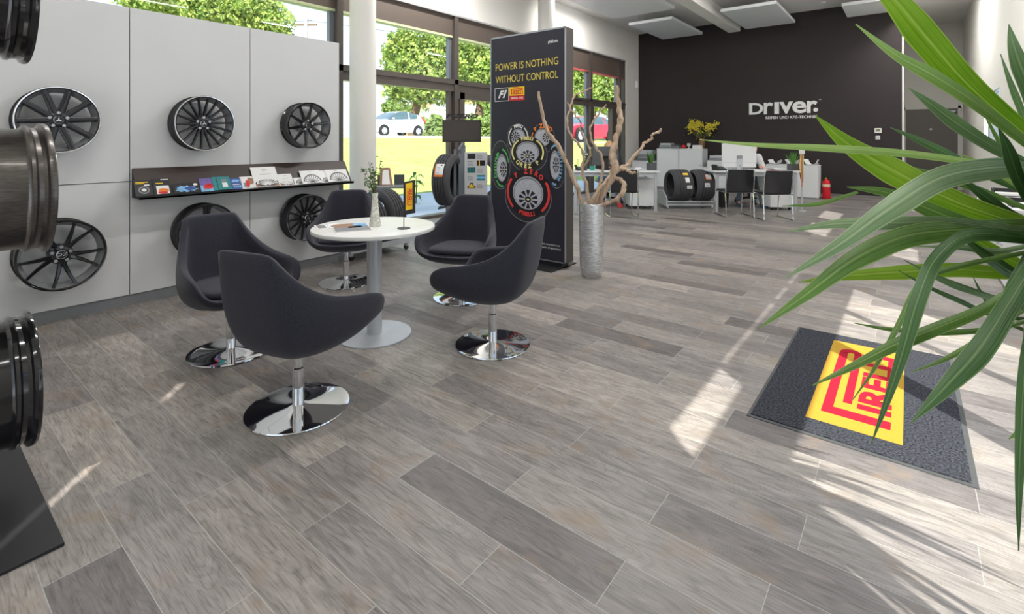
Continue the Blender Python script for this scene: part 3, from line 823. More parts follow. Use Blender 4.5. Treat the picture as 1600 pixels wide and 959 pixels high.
def rect(mb, x0, z0, x1, z1, y, mi):
    mb.add([(x0, y, z0), (x1, y, z0), (x1, y, z1), (x0, y, z1)], [(0, 1, 2, 3)], mi)
def blob(mb, cx, cz, rx, rz, y, mi, n=18, jag=0.0, seed=1):
    rnd = random.Random(seed)
    vs = [(cx, y, cz)]
    for q in range(n):
        a = 2 * PI * q / n
        k = 1 + (rnd.random() - 0.5) * jag
        vs.append((cx + rx * k * math.cos(a), y, cz + rz * k * math.sin(a)))
    mb.add(vs, [(0, 1 + q, 1 + (q + 1) % n) for q in range(n)], mi)
BRO = [  # px left, px right, height, kind, label, count
    (212, 240, 0.145, 'tyre', 'black brochure with yellow heading and tyre picture at the shelf left end'),
    (241, 268, 0.150, 'orange', 'black brochure with white bar and orange car picture, second on the shelf'),
    (271, 313, 0.095, 'splash', 'low wide dark brochure with blue splash picture'),
    (314, 337, 0.130, 'redcar', 'purple brochure with a red car picture'),
    (334, 341, 0.135, 'tealback', 'teal brochure standing behind the front teal one'),
    (341, 361, 0.130, 'teal', 'teal brochure with white text panel in front of its twin'),
    (361, 379, 0.115, 'blue', 'dark blue brochure with pale figures right of the teal brochures'),
    (378, 403, 0.125, 'photo', 'brochure with pale photo and red marks left of the big white one'),
    (398, 437, 0.215, 'bigwhite', 'tallest white brochure with bronze wheel picture in the shelf middle'),
    (437, 459, 0.130, 'smallwhite', 'small white brochure right of the tallest one'),
    (460, 473, 0.078, 'lowwheel', 'low pale brochure with wheel drawing half behind the wide white one'),
    (472, 503, 0.150, 'wheel', 'white brochure with dark wheel drawing, left of the last two'),
    (502, 512, 0.146, 'thin', 'narrow visible white brochure between the two wheel drawings'),
    (512, 545, 0.146, 'wheel', 'white brochure with dark wheel drawing at the shelf right end')]
for bi, (xa, xb, h, kd, lb) in enumerate(BRO):
    ya, yb = WX(xa, 300, -4.72).y, WX(xb, 290 if xb < 450 else 284, -4.72).y
    if kd == 'tealback': yb += 0.07
    if kd in ('thin', 'lowwheel'): yb += 0.05
    lean = {'tealback': .0152, 'thin': .012, 'lowwheel': .012, 'teal': .0197, 'wheel': .018}.get(kd, .010)
    if kd in ('bigwhite', ): lean = 0.016
    m, nrm = brochure_frame(ya, lean)
    w = yb - ya
    base = {'tyre': PRTBLK, 'orange': PRTBLK, 'splash': PRTBLK, 'redcar': PURPLE, 'tealback': TEAL, 'teal': TEAL, 'blue': BLUE}.get(kd, PAPER)
    o = MB().b2((0, -0.002, 0), (w, 0.002, h)).build('brochure', base, smooth=0)
    o.matrix_world = m
    tag(o, lb, 'brochure', 'brochures on the shelf')
    mb = MB()
    s = 1 if (m @ Vector((0, 1, 0)) - m @ Vector((0, 0, 0))).dot(nrm) > 0 else -1
    y = 0.0025 * s
    y2 = 0.003 * s; y3 = 0.0035 * s
    mats = [PRTGRY, YELLOW, ORANGE, SKYB, RED, PRTBLK, BROWNP, PAPER, TEAL, BLUE]
    if kd == 'tyre':
        rect(mb, .01, h * .82, w * .8, h * .87, y, 1); rect(mb, .01, h * .75, w * .55, h * .79, y, 1)
        blob(mb, w * .5, h * .36, w * .33, h * .24, y, 0); blob(mb, w * .5, h * .36, w * .22, h * .16, y2, 5); blob(mb, w * .5, h * .36, w * .14, h * .10, y3, 7); rect(mb, w * .55, h * .62, w * .85, h * .7, y, 7)
    elif kd == 'orange':
        rect(mb, w * .5, h * .9, w * .95, h * .95, y, 7); rect(mb, .02, h * .68, w * .6, h * .73, y, 1); rect(mb, .02, h * .05, w * .9, h * .55, y, 7); blob(mb, w * .55, h * .25, w * .32, h * .14, y2, 2, jag=.3); blob(mb, w * .5, h * .12, w * .3, h * .07, y3, 4)
    elif kd == 'splash':
        blob(mb, w * .5, h * .42, w * .36, h * .3, y, 3, 30, .7, 3); blob(mb, w * .62, h * .4, w * .18, h * .2, y2, 9, 20, .6, 5); blob(mb, w * .85, h * .8, w * .08, h * .12, y, 7)
    elif kd == 'redcar':
        rect(mb, 0, 0, w, h * .45, y, 3); blob(mb, w * .55, h * .35, w * .38, h * .17, y2, 4, jag=.15); blob(mb, w * .6, h * .5, w * .22, h * .1, y2, 4); blob(mb, w * .4, h * .17, w * .2, h * .05, y3, 0)
    elif kd in ('teal', 'tealback'):
        if kd == 'teal':
            rect(mb, w * .35, h * .2, w * .75, h * .55, y, 7); rect(mb, w * .35, h * .62, w * .7, h * .82, y, 0)
    elif kd == 'blue':
        rect(mb, w * .2, h * .4, w * .8, h * .46, y, 7)
        for q in range(4): blob(mb, w * (.3 + .18 * q), h * .25, w * .07, h * .1, y, 3, jag=.5, seed=q)
        blob(mb, w * .5, h * .75, w * .35, h * .12, y, 3, jag=.6)
    elif kd == 'photo':
        blob(mb, w * .62, h * .6, w * .2, h * .3, y, 6, jag=.5); blob(mb, w * .4, h * .4, w * .12, h * .3, y2, 4, jag=.5); rect(mb, w * .2, h * .05, w * .9, h * .1, y2, 0); blob(mb, w * .3, h * .3, w * .2, h * .2, y, 0, jag=.6)
    elif kd in ('bigwhite', 'smallwhite'):
        rect(mb, w * .42, h * .82, w * .62, h * .86, y, 0); rect(mb, w * .3, h * .62, w * .75, h * .64, y, 0)
        rect(mb, w * .04, 0.004, w * .96, h * .22, y, 6); blob(mb, w * .5, h * .2, w * .45, h * .17, y2, 5, 24); pic_wheel(mb, w * .5, h * .06, w * .42, y3, 7, 12)
    else:
        rect(mb, w * .4, h * .88, w * .55, h * .91, y, 0)
        pic_wheel(mb, w * .52, 0.004, min(w * .47, h * .75), y, 5, 9)
        if kd != 'thin': rect(mb, w * .2, h * .02, w * .9, h * .05, y2, 0)
    if mb.v:
        mb.build('cover_picture', mats, o, smooth=0)

# stand of loose rims by the left edge
ST = thing('rim_stand', 'black base plate and chrome post of the rim stand at the left edge', 'stand', (-2.6, 0.05, 0))
MB().b2((-0.45, -0.42, 0.0), (0.445, 0.325, 0.012)).build('base_plate', BLACKM, ST, smooth=0, bevel=0.002)
MB().cyl((0, 0, 0.012), (0, 0, 2.25), 0.022, n=20).build('post', CHROME, ST)
for z in (0.43, 1.14, 1.85):
    MB().cyl((0, 0, z), (0, 0.14, z), 0.018, n=14).build('arm', CHROME, ST)
rimdefs = [(0.43, 0.352, GLOSSB, 'gloss black rim lowest on the stand at the left edge'),
           (1.14, 0.392, GUNM, 'gunmetal rim in the middle of the stand at the left edge'),
           (1.85, 0.345, GLOSSB, 'black rim topmost on the stand at the left edge')]
for z, yf, fin, lb in rimdefs:
    build_rim(0.243, 0.26, (10, 0.03, 0.02, 0, 0, 0.06), (-2.6, yf - 0.26, z), (0, 0, PI / 2), lb, 'loose rims on the stand', SATINB if fin is GUNM else GLOSSB, fin, bar=fin, straight=True)

# ------------------------------------------------------------------ armchairs
RIMP = [(0, -.325, .83), (.146, -.318, .83), (.168, -.302, .815), (.215, -.215, .69), (.272, -.07, .592), (.305, .09, .566), (.318, .215, .552), (.308, .285, .515), (.278, .312, .445), (.20, .318, .405), (0, .325, .402)]
O1 = [(0, -.30, .60), (.15, -.292, .60), (.19, -.272, .585), (.25, -.185, .53), (.295, -.05, .49), (.322, .09, .475), (.328, .205, .475), (.312, .28, .465), (.275, .308, .415), (.19, .315, .385), (0, .32, .382)]
O2 = [(0, -.262, .42), (.15, -.25, .42), (.195, -.225, .412), (.25, -.14, .395), (.285, -.03, .385), (.30, .085, .385), (.298, .175, .395), (.28, .245, .405), (.25, .28, .385), (.175, .29, .362), (0, .295, .358)]
O3 = [(0, -.20, .325), (.12, -.19, .325), (.155, -.165, .322), (.195, -.10, .318), (.215, -.02, .318), (.222, .07, .322), (.218, .14, .33), (.205, .19, .336), (.18, .22, .336), (.125, .23, .33), (0, .235, .328)]
O4 = [(x * .55, y * .55, z - .022) for x, y, z in O3]
def inset(ring, d, dz, zmin=None):
    out = []
    for (x, y, z) in ring:
        l = math.hypot(x, y)
        k = max(0.0, (l - d) / l)
        out.append((x * k, y * k, (z + dz) if zmin is None else max(z + dz, zmin)))
    return out
IRt = inset(RIMP, .022, .004)
IR = inset(RIMP, .046, -.012)
I1 = inset(O1, .052, 0.0, .41)
I2 = [(x * .86, y * .86 + .0, .408) for x, y, z in O2]
I3 = [(x * .5, y * .5, .405) for x, y, z in O2]
rings = [O4, O3, O2, O1, RIMP, IRt, IR, I1, I2, I3]
def full(r): return r + [(-x, y, z) for (x, y, z) in reversed(r[1:-1])]
def chair_shell():
    mb = MB()
    R_ = [full(r) for r in rings]
    n = len(R_[0])
    vs = [p for r in R_ for p in r]
    fs = []
    for k in range(len(R_) - 1):
        for i in range(n):
            j = (i + 1) % n
            fs.append((k * n + i, k * n + j, (k + 1) * n + j, (k + 1) * n + i))
    fs.append(list(range(n))[::-1])
    fs.append([(len(R_) - 1) * n + i for i in range(n)])
    return mb.add(vs, fs)
ch = thing('swivel_armchair', 'charcoal tub armchair nearest the camera, seen from behind', 'armchair', (-2.362, 1.284, 0), rad(15), 'charcoal swivel armchairs')
shell = chair_shell().build('seat_shell', FABRIC, ch, smooth=180, sub=2)
n_r = len(full(RIMP))
cr_ = shell.data.attributes.new('crease_edge', 'FLOAT', 'EDGE')
for e_i, ed_ in enumerate(shell.data.edges):
    a_, b_ = ed_.vertices
    ra, rb_ = a_ // n_r, b_ // n_r
    ia, ib = a_ % n_r, b_ % n_r
    if ra == rb_ and ra in (4, 6): cr_.data[e_i].value = .55 if ra == 4 else .35
    if ra != rb_ and ia == ib and ia in (2, n_r - 2) and max(ra, rb_) <= 4 and min(ra, rb_) >= 2: cr_.data[e_i].value = .6
cush = full([(0, -.17, 0), (.11, -.165, 0), (.15, -.14, 0), (.19, -.09, 0), (.215, -.01, 0), (.225, .08, 0), (.225, .16, 0), (.215, .22, 0), (.19, .255, 0), (.13, .27, 0), (0, .278, 0)])
mb = MB(); n_ = len(cush)
lv = [(.405, .9), (.412, 1.0), (.438, 1.0), (.452, .93), (.456, .6)]
vs = [(x * k, (y - .05) * k + .05, z) for z, k in lv for x, y, _ in cush]
fs = [(k * n_ + i, k * n_ + (i + 1) % n_, (k + 1) * n_ + (i + 1) % n_, (k + 1) * n_ + i) for k in range(4) for i in range(n_)]
fs += [list(range(n_))[::-1], [4 * n_ + i for i in range(n_)]]
mb.add(vs, fs).build('seat_cushion', FABRIC, ch, smooth=180, sub=1)
MB().lathe([(0.028, 0.02), (0.028, 0.20), (0.023, 0.205), (0.023, 0.285)], 28).build('post', CHROME, ch)
MB().lathe([(0.026, 0.283), (0.034, 0.286), (0.034, 0.30), (0.075, 0.302), (0.075, 0.31)], 24).build('collar', BLACKP, ch)
MB().lathe([(0.238, 0.0), (0.242, 0.004), (0.24, 0.009), (0.20, 0.0125), (0.05, 0.019), (0.034, 0.024), (0.0, 0.024)], 72).build('base_disc', CHROME, ch, smooth=60)
dup(ch, (-3.331, 1.37, 0), rad(-89), 'charcoal tub armchair beside the wheel wall, left of the table')
dup(ch, (-4.097, 2.694, 0), rad(-128), 'charcoal tub armchair behind the table, beneath the shelf right end')
dup(ch, (-2.948, 3.046, 0), rad(-156), 'charcoal tub armchair behind the table, next to the banner tower')
dup(ch, (-2.109, 2.463, 0), rad(108), 'charcoal tub armchair right of the table, seen from its side')

# ------------------------------------------------------------------ round table and what stands on it
TX, TY, TZ = -2.852, 2.093, 0.738
tb = thing('round_table', 'round white bistro table with silver column in front of the armchairs', 'table', (TX, TY, 0))
MB().lathe([(0, TZ - 0.028), (0.39, TZ - 0.028), (0.405, TZ - 0.024), (0.408, TZ - 0.012), (0.405, TZ - 0.002), (0.398, TZ), (0, TZ)], 96).build('tabletop', TABLEW, tb, smooth=50)
MB().lathe([(0.05, 0.012), (0.05, TZ - 0.028)], 36).build('column', SILVER, tb)
MB().lathe([(0.246, 0.0), (0.248, 0.004), (0.246, 0.009), (0.05, 0.014), (0, 0.014)], 72).build('base_disc', SILVER, tb, smooth=50)
def tabpt(x, y): return G(x, y, TZ)
# open magazine and flat magazines
def mag(px, rz, w, l, h, z, nm, lb, mats, kind):
    p = tabpt(*px)
    o = MB().b2((-w / 2, -l / 2, 0), (w / 2, l / 2, h)).build('magazine', PAPER, loc=(p.x, p.y, z), rot=(0, 0, rz), smooth=0)
    tag(o, lb, 'magazine', 'magazines on the round table')
    mb = MB()
    for (x0, y0, x1, y1, mi) in kind:
        mb.add([(x0 * w, y0 * l, h + .0006), (x1 * w, y0 * l, h + .0006), (x1 * w, y1 * l, h + .0006), (x0 * w, y1 * l, h + .0006)], [(0, 1, 2, 3)], mi)
    mb.build('cover_picture', mats, o, smooth=0)
mag((549, 356), rad(62), 0.215, 0.29, 0.006, TZ, 'm', 'magazine with grey and blue photo cover lying beside the slim vase', [PRTGRY, BROWNP, SKYB, PAPER, BLUE], [(-.5, -.5, .5, .0, 0), (-.5, 0, .1, .5, 1), (.1, 0, .5, .5, 2), (-.1, -.1, .3, .08, 3), (.1, .1, .45, .18, 4)])
mag((512, 354), rad(68), 0.15, 0.17, 0.004, TZ, 'm', 'pale open magazine at the left rim of the round table', [PRTGRY, PAPER], [(-.45, -.4, -.1, .4, 0), (.1, -.4, .3, .0, 0), (-.01, -.5, .01, .5, 0)])
# slim vase with twigs
vp = tabpt(586, 353)
vs_ = thing('bud_vase', 'slim mottled glass vase with green twigs on the round table', 'vase', (vp.x, vp.y, TZ))
MB().lathe([(0, 0.0), (0.036, 0.0), (0.038, 0.006), (0.036, 0.03), (0.026, 0.10), (0.021, 0.16), (0.019, 0.20), (0.023, 0.225), (0.020, 0.225), (0.016, 0.20), (0.018, 0.16), (0.022, 0.1), (0.03, 0.03), (0, 0.02)], 32).build('vase_body', GLASSV, vs_)
rnd = random.Random(3)
mb, ml = MB(), MB()
for k in range(9):
    a = rnd.random() * 2 * PI
    top = Vector((math.cos(a) * rnd.uniform(0.02, 0.085), math.sin(a) * rnd.uniform(0.02, 0.085), rnd.uniform(0.3, 0.48)))
    if k == 0: top = Vector((0.03, 0.03, 0.48))
    if k == 1: top = Vector((-0.085, -0.05, 0.40))
    pts = crom([(0, 0, 0.05), (0, 0, 0.2), top * 0.55 + Vector((0, 0, 0.09)), top], 5)
    mb.tube(pts, [0.0022, 0.001], 5)
    for q in range(26):
        f = rnd.uniform(0.45, 1.0)
        p = pts[min(len(pts) - 1, int(f * (len(pts) - 1)))] + Vector((rnd.gauss(0, .008), rnd.gauss(0, .008), rnd.gauss(0, .008)))
        d = Vector((rnd.gauss(0, 1), rnd.gauss(0, 1), rnd.gauss(0.4, .7))).normalized()
        s_ = d.orthogonal().normalized()
        L_ = rnd.uniform(.012, .022)
        ml.add([p, p + d * L_ * .5 + s_ * L_ * .33, p + d * L_, p + d * L_ * .5 - s_ * L_ * .33], [(0, 1, 2, 3)])
mb.build('stem', BARK, vs_); ml.build('foliage', HERB, vs_, smooth=0)
# table flag
fp = tabpt(631, 357)
fl = thing('table_flag', 'small black and yellow table flag on a round foot', 'flag', (fp.x, fp.y, TZ), YAW + rad(20))
MB().lathe([(0, 0), (0.042, 0), (0.043, 0.003), (0.04, 0.006), (0.006, 0.008), (0, 0.008)], 32).build('foot', BLACKP, fl)
MB().cyl((0, 0, 0.006), (0, 0, 0.315), 0.0025, n=8).build('pole', BLACKP, fl)
def wavy(x0, x1, z0, z1, y, mb, mi, drop=0.0):
    n = 10; vs = []
    for q in range(n + 1):
        x = x0 + (x1 - x0) * q / n
        yy = y + 0.008 * math.sin((x) * 55)
        vs += [(x, yy, z0 - drop * x), (x, yy, z1 - drop * x)]
    mb.add(vs, [(2 * q, 2 * q + 2, 2 * q + 3, 2 * q + 1) for q in range(n)], mi)
mb = MB()
for yo in (0.0008, -0.0008): wavy(0.002, 0.075, 0.085, 0.305, yo, mb, 0, -0.2)
mb.build('cloth', [BLACKM], fl)
mb = MB()
for yo in (-0.0022, 0.0022): wavy(0.012, 0.056, 0.115, 0.292, yo, mb, 0, -0.2)
pr = mb.build('yellow_field', [YELLOW], fl)
mb = MB(); mb.text('PIRELLI', 0.042, T(0.034, -0.012, 0.208) @ RX(PI / 2) @ RZ(-PI / 2) , depth=0.001, off=0.0012, sx=0.86)
mb.build('lettering', RED, pr, smooth=0)

# ------------------------------------------------------------------ banner tower
def pirelli(mb, W, H, m, mi=0, depth=0.001):
    d = depth
    t_ = H * 0.13
    def r(x0, z0, x1, z1): mb.b2((x0 * W, z0 * H, -d / 2), (x1 * W, z1 * H, d / 2), m, mi)
    r(0.0, 0.0, 0.085, 1.0); r(0.085, 0.84, 0.93, 1.0); r(0.17, 0.58, 0.93, 0.72)
    # rounded bowl end
    pts = []
    for q in range(9):
        a = PI / 2 - PI * q / 8
        pts.append((0.93 * W + 0.07 * W * math.cos(a), 0.79 * H + 0.21 * H * math.sin(a)))
    inn = []
    for q in range(9):
        a = -PI / 2 + PI * q / 8
        inn.append((0.92 * W + 0.02 * W * math.cos(a), 0.78 * H + 0.06 * H * math.sin(a)))
    mb.prism(pts + inn, -d / 2, d / 2, m, mi)
    t = MB(); t.text('IRELLI', H, I4, 0, d, off=H * 0.04)
    a = min(v.x for v in t.v); b = max(v.x for v in t.v); e = min(v.y for v in t.v); g = max(v.y for v in t.v)
    mb.add(t.v, t.f, mi, m @ T(W * .14, 0, 0) @ Matrix.Diagonal((W * .86 / (b - a), H * .5 / (g - e), 1, 1)) @ T(-a, -e, 0))
BY = 4.335
bn = thing('banner_tower', 'tall dark advertising tower with yellow heading and racing tyres', 'banner', (-3.24, BY + 0.08, 0))
MB().box((0, 0, 1.27), (1.0, 0.155, 2.42)).build('body', BANSIDE, bn, smooth=0, bevel=0.003)
FR = Vector((-3.24, BY + 0.08, 0))
mb = MB(); mb.b2((-0.492, -0.0805, 0.075), (0.492, -0.0775, 2.465))
mb.build('print_sheet', BANNER, bn, smooth=0)
MB().b2((0.492, -0.084, 0.06), (0.503, -0.072, 2.482)).b2((-0.503, -0.084, 0.06), (-0.492, -0.072, 2.482)).b2((-0.503, -0.084, 2.465), (0.503, -0.072, 2.482)).b2((-0.503, -0.084, 0.06), (0.503, -0.072, 0.072)).build('edge_profile', STEEL, bn, smooth=0)
MB().b2((-0.42, -0.26, 0.0), (0.45, 0.22, 0.012)).b2((-0.45, -0.06, 0.0), (0.45, 0.06, 0.065)).build('foot', BLACKM, bn, smooth=0)
def bpt(px, py):
    p = WY(px, py, BY - 0.004)
    return p.x - FR.x, p.z
BF = RX(PI / 2)
def bm_(px, py, y=-0.083): 
    x, z = bpt(px, py)
    return T(x, y, z) @ BF
for s_, zz in (('POWER IS NOTHING', 2.135), ('WITHOUT CONTROL', 1.995)):
    MB().text_fit(s_, 0.112, -.425, .415, -0.083, zz).build('heading_line', LETYEL, bn, smooth=0)
mb = MB(); mb.text_fit('pirelli.com', 0.045, .29, .41, -0.083, 2.345, off=0.001)
mb.build('web_address', PAPER, bn, smooth=0)
mb = MB()
for k, s_ in enumerate(('All trademarks are property of their owners and are used', 'by permission of the group of companies. All rights reserved.')):
    mb.text(s_, 0.026, T(0.19, -0.083, 0.235 - 0.036 * k) @ BF, sx=0.8)
mb.build('small_print', PAPER, bn, smooth=0)
# two small logos
x0, z0 = bpt(776, 148); x1, z1 = bpt(797, 133.5); x2, z2 = bpt(820, 131)
mb = MB()
def frame_rect(mb, xa, za, xb, zb, t_, y, mi):
    for (a, b, c, d) in ((xa, za, xb, za + t_), (xa, zb - t_, xb, zb), (xa, za, xa + t_, zb), (xb - t_, za, xb, zb)):
        mb.b2((a, y - .0005, b), (c, y + .0005, d), mi=mi)
ZA, ZB2 = 1.755, 1.905
frame_rect(mb, -0.44, ZA, -0.235, ZB2, 0.006, -0.082, 0)
mb.text('F1', 0.11, T(-0.335, -0.083, (ZA + ZB2) / 2) @ BF, 0, off=0.006, shear=0.45)
mb.b2((-0.228, -0.0825, ZA + 0.055), (-0.02, -0.081, ZB2), mi=1)
mb.b2((-0.228, -0.0825, ZA), (-0.02, -0.081, ZA + 0.052), mi=2)
pirelli(mb, 0.165, 0.062, T(-0.206, -0.083, ZA + 0.068) @ BF, 2)
mb.text('FORMULA 1', 0.018, T(-0.124, -0.083, ZB2 - 0.008) @ BF, 2)
mb.text('OFFICIAL TYRE', 0.03, T(-0.124, -0.083, ZA + 0.026) @ BF, 0, off=0.0008, sx=0.85)
mb.build('logo_block', [PAPER, YELLOW, RED], bn, smooth=0)
# printed tyres
def ell(mb, cx, cz, rx, rz, y, mi, n=48, ri=0.0, a0=0.0, a1=2 * PI, tilt=0.0):
    vs, fs = [], []
    st = max(3, int(n * abs(a1 - a0) / (2 * PI)))
    ct, sn = math.cos(tilt), math.sin(tilt)
    for q in range(st + 1):
        a = a0 + (a1 - a0) * q / st
        for k in (1.0, ri):
            px, pz = rx * k * math.cos(a), rz * k * math.sin(a)
            vs.append((cx + px * ct - pz * sn, y, cz + px * sn + pz * ct))
    fs = [(2 * q, 2 * q + 2, 2 * q + 3, 2 * q + 1) for q in range(st)]
    mb.add(vs, fs, mi)
def arc_text(mb, s, cx, cz, rx, rz, a0, a1, size, y, mi, tilt=0.0, flip=False, off=0.003):
    n = len(s)
    for q, chh in enumerate(s):
        if chh == ' ': continue
        a = a0 + (a1 - a0) * (q + 0.5) / n
        px, pz = rx * math.cos(a), rz * math.sin(a)
        ct, sn = math.cos(tilt), math.sin(tilt)
        rot = math.atan2(math.sin(a) , math.cos(a)) - PI / 2 + tilt + (PI if flip else 0)
        mb.text(chh, size, T(cx + px * ct - pz * sn, y, cz + px * sn + pz * ct) @ BF @ RZ(rot), mi, off=off)
ART = [PRTDK, PRTBLK, PRTGRY, PRTSIL, CORAL, PALEY, PAPER, ORANGE, GREEN, SKYB]
def art_tyre(box, rimbox, mi, words, tilt=0.0, ybase=-0.0812, arcs=(), nspk=10, hubc=None, nm='tyre_picture'):
    (pa, pb, pc, pd), (ra, rb, rc, rd) = box, rimbox
    xa, za = bpt(760 + pa * .198, 160 + pd * .198); xb, zb = bpt(760 + pb * .198, 160 + pc * .198)
    cx, cz, rx, rz = (xa + xb) / 2, (za + zb) / 2, (xb - xa) / 2, (zb - za) / 2
    xa, za = bpt(760 + ra * .198, 160 + rd * .198); xb, zb = bpt(760 + rb * .198, 160 + rc * .198)
    qx, qz, qrx, qrz = (xa + xb) / 2, (za + zb) / 2, (xb - xa) / 2, (zb - za) / 2
    e = 0.00012
    mb = MB()
    ell(mb, cx, cz, rx, rz, ybase, 2, ri=0.94, tilt=tilt)
    ell(mb, cx, cz, rx * .97, rz * .97, ybase - e, 0, tilt=tilt)
    mx_, mz_ = (cx + qx) / 2, (cz + qz) / 2
    sx_, sz_ = qrx * 1.32, qrz * 1.32
    ell(mb, qx, qz, sx_ * 1.12, sz_ * 1.12, ybase - 2 * e, 1, tilt=tilt)
    for a0, a1 in arcs: ell(mb, qx, qz, sx_ * 1.08, sz_ * 1.08, ybase - 3 * e, mi, ri=0.90, a0=a0, a1=a1, tilt=tilt)
    for (w, a0, a1, sz, flip) in words: arc_text(mb, w, qx, qz, sx_ * .98, sz_ * .98, a0, a1, sz, ybase - 0.001, mi, tilt, flip)
    ell(mb, qx, qz, qrx, qrz, ybase - 4 * e, 3, tilt=tilt)
    ell(mb, qx, qz, qrx * .95, qrz * .95, ybase - 5 * e, 2, tilt=tilt)
    ell(mb, qx, qz - qrz * .04, qrx * .9, qrz * .88, ybase - 6 * e, 3, tilt=tilt)
    hx_, hz_ = qx + qrx * 0.02, qz - qrz * 0.38
    if hubc: hx_, hz_ = qx + qrx * hubc[0], qz + qrz * hubc[1]
    ell(mb, hx_, hz_, qrx * .62, qrz * .56, ybase - 7 * e, 1, tilt=tilt)
    for q in range(nspk):
        a = 2 * PI * q / nspk
        d = Vector((math.cos(a) * qrx * .64, 0, math.sin(a) * qrz * .58)); n_v = Vector((-math.sin(a) * qrx, 0, math.cos(a) * qrz)) * .055
        c = Vector((hx_, ybase - 8 * e, hz_))
        mb.add([c - n_v, c + d - n_v, c + d + n_v, c + n_v], [(0, 1, 2, 3)], 3)
    ell(mb, hx_, hz_, qrx * .2, qrz * .18, ybase - 9 * e, 1); ell(mb, hx_, hz_, qrx * .1, qrz * .05, ybase - 10 * e, 5)
    return mb.build(nm, ART, bn, smooth=0)
art_tyre((160, 335, 165, 400), (195, 305, 205, 345), 6, [('PIRELLI', 2.0, 1.05, .045, False)], tilt=0.0, arcs=[(2.3, 3.9), (-.6, .9)], hubc=(-.4, 0.1))
art_tyre((350, 540, 165, 400), (380, 505, 205, 345), 7, [('P ZERO', 2.5, .6, .06, False)], arcs=[(2.7, 3.5)], hubc=(.6, 0.0))
art_tyre((35, 188, 300, 680), (80, 162, 410, 620), 8, [('Cinturato', 3.75, 2.1, .055, False)], arcs=[(0.3, 1.5), (3.9, 4.9)], hubc=(.3, -.1), ybase=-0.0826)
art_tyre((485, 625, 320, 675), (502, 580, 380, 605), 9, [('Cinturato', .95, -1.0, .055, False)], arcs=[(1.2, 2.2), (4.3, 4.9)], hubc=(.2, 0), ybase=-0.0826)
art_tyre((185, 482, 270, 545), (235, 415, 308, 475), 5, [('PIRELLI', 2.0, 1.14, .05, False), ('P ZERO', 5.6, 3.85, .062, True)], arcs=[(2.2, 3.7), (-.5, .95)], ybase=-0.084)
art_tyre((148, 515, 555, 925), (210, 450, 590, 832), 4, [('P ZERO', 2.35, .72, .072, False), ('PIRELLI', 4.25, 5.1, .06, True)], arcs=[(2.5, 3.9), (-.85, .55)], ybase=-0.0856)

# ------------------------------------------------------------------ tall vase with driftwood
vz = Vector((-2.351, 4.214, 0)) + Vector((-SN, CS, 0)) * 0.11
fv = thing('floor_vase', 'tall hammered silver floor vase standing right of the banner tower', 'vase', vz)
MB().lathe([(0, 0), (0.090, 0), (0.096, 0.008), (0.108, 0.08), (0.114, 0.20), (0.118, 0.42), (0.119, 0.66), (0.118, 0.705), (0.112, 0.708), (0.108, 0.70), (0.104, 0.60), (0, 0.60)], 56).build('vase_body', VASEM, fv)
MB().lathe([(0, 0.655), (0.105, 0.655)], 32).lathe([(0, 0.602), (0.104, 0.602)], 32).build('gravel_top', SOIL, fv)
dv = 4.87
BR = [([(925, 330, .03), (950, 288, -.02), (961, 262, -.03), (957, 243, 0), (963, 215, .02), (969, 190, 0), (967, 165, .03), (963, 134, .02)], [.026, .034, .042, .036, .026, .030, .024, .018]),
      ([(914, 332, -.03), (905, 302, -.02), (889, 263, -.05), (871, 226, -.06), (856, 206, -.08), (848, 180, -.08), (841, 143, -.10)], [.026, .022, .02, .02, .017, .016, .013]),
      ([(921, 330, .02), (917, 292, .03), (909, 264, .05), (912, 246, .06), (905, 226, .06), (893, 213, .08), (886, 192, .08), (891, 168, .1), (898, 150, .12), (914, 142, .14), (925, 136, .15)], [.02, .016, .013, .012, .011, .011, .01, .009, .009, .008, .006]),
      ([(926, 330, -.04), (936, 292, -.05), (942, 262, -.06), (938, 241, -.08), (926, 222, -.08), (922, 201, -.1), (931, 184, -.12), (947, 163, -.12)], [.018, .015, .013, .013, .011, .010, .009, .007]),
      ([(960, 264, 0), (980, 258, .05), (988, 247, .06), (1003, 231, .08), (1006, 224, .1), (1018, 217, .1), (1019, 210, .1), (1030, 206, .1), (1033, 201, .1)], [.02, .018, .016, .014, .013, .012, .011, .011, .010]),
      ([(961, 266, -.02), (976, 264, -.06), (986, 270, -.1), (993, 269, -.12)], [.02, .017, .013, .011]),
      ([(958, 276, -.04), (973, 284, -.10), (974, 298, -.12), (962, 312, -.1), (938, 321, -.06), (928, 326, -.02)], [.018, .022, .024, .02, .015, .012]),
      ([(911, 262, .05), (921, 246, 0), (922, 236, -.02), (915, 218, 0), (906, 202, .02), (908, 192, .03), (899, 180, .02), (886, 160, .02)], [.011, .010, .010, .009, .008, .008, .007, .005]),
      ([(921, 326, -.06), (929, 306, -.08), (946, 283, -.06), (956, 272, -.03)], [.02, .016, .015, .014])]
dw_ = thing('driftwood', 'pale twisted driftwood branches standing in the silver floor vase', 'branches', (vz.x, vz.y, 0.0))
dwo = Vector((vz.x, vz.y, 0.0))
for pts, rr in BR:
    P_ = crom([D(x, y, dv + dd) - dwo for x, y, dd in pts], 6)
    R_ = []
    for q in range(len(P_)):
        f = q / (len(P_) - 1) * (len(rr) - 1); i = min(int(f), len(rr) - 2)
        R_.append((rr[i] + (rr[i + 1] - rr[i]) * (f - i)) * (1 + 0.12 * math.sin(q * 1.9) + .06 * math.sin(q * 4.3)))
        P_[q] = P_[q] + Vector((math.sin(q * 1.3 + rr[0] * 900), math.cos(q * 1.7), math.sin(q * 2.1))) * .0045
    MB().tube(P_, R_, 10).build('branch', WOODB, dw_)

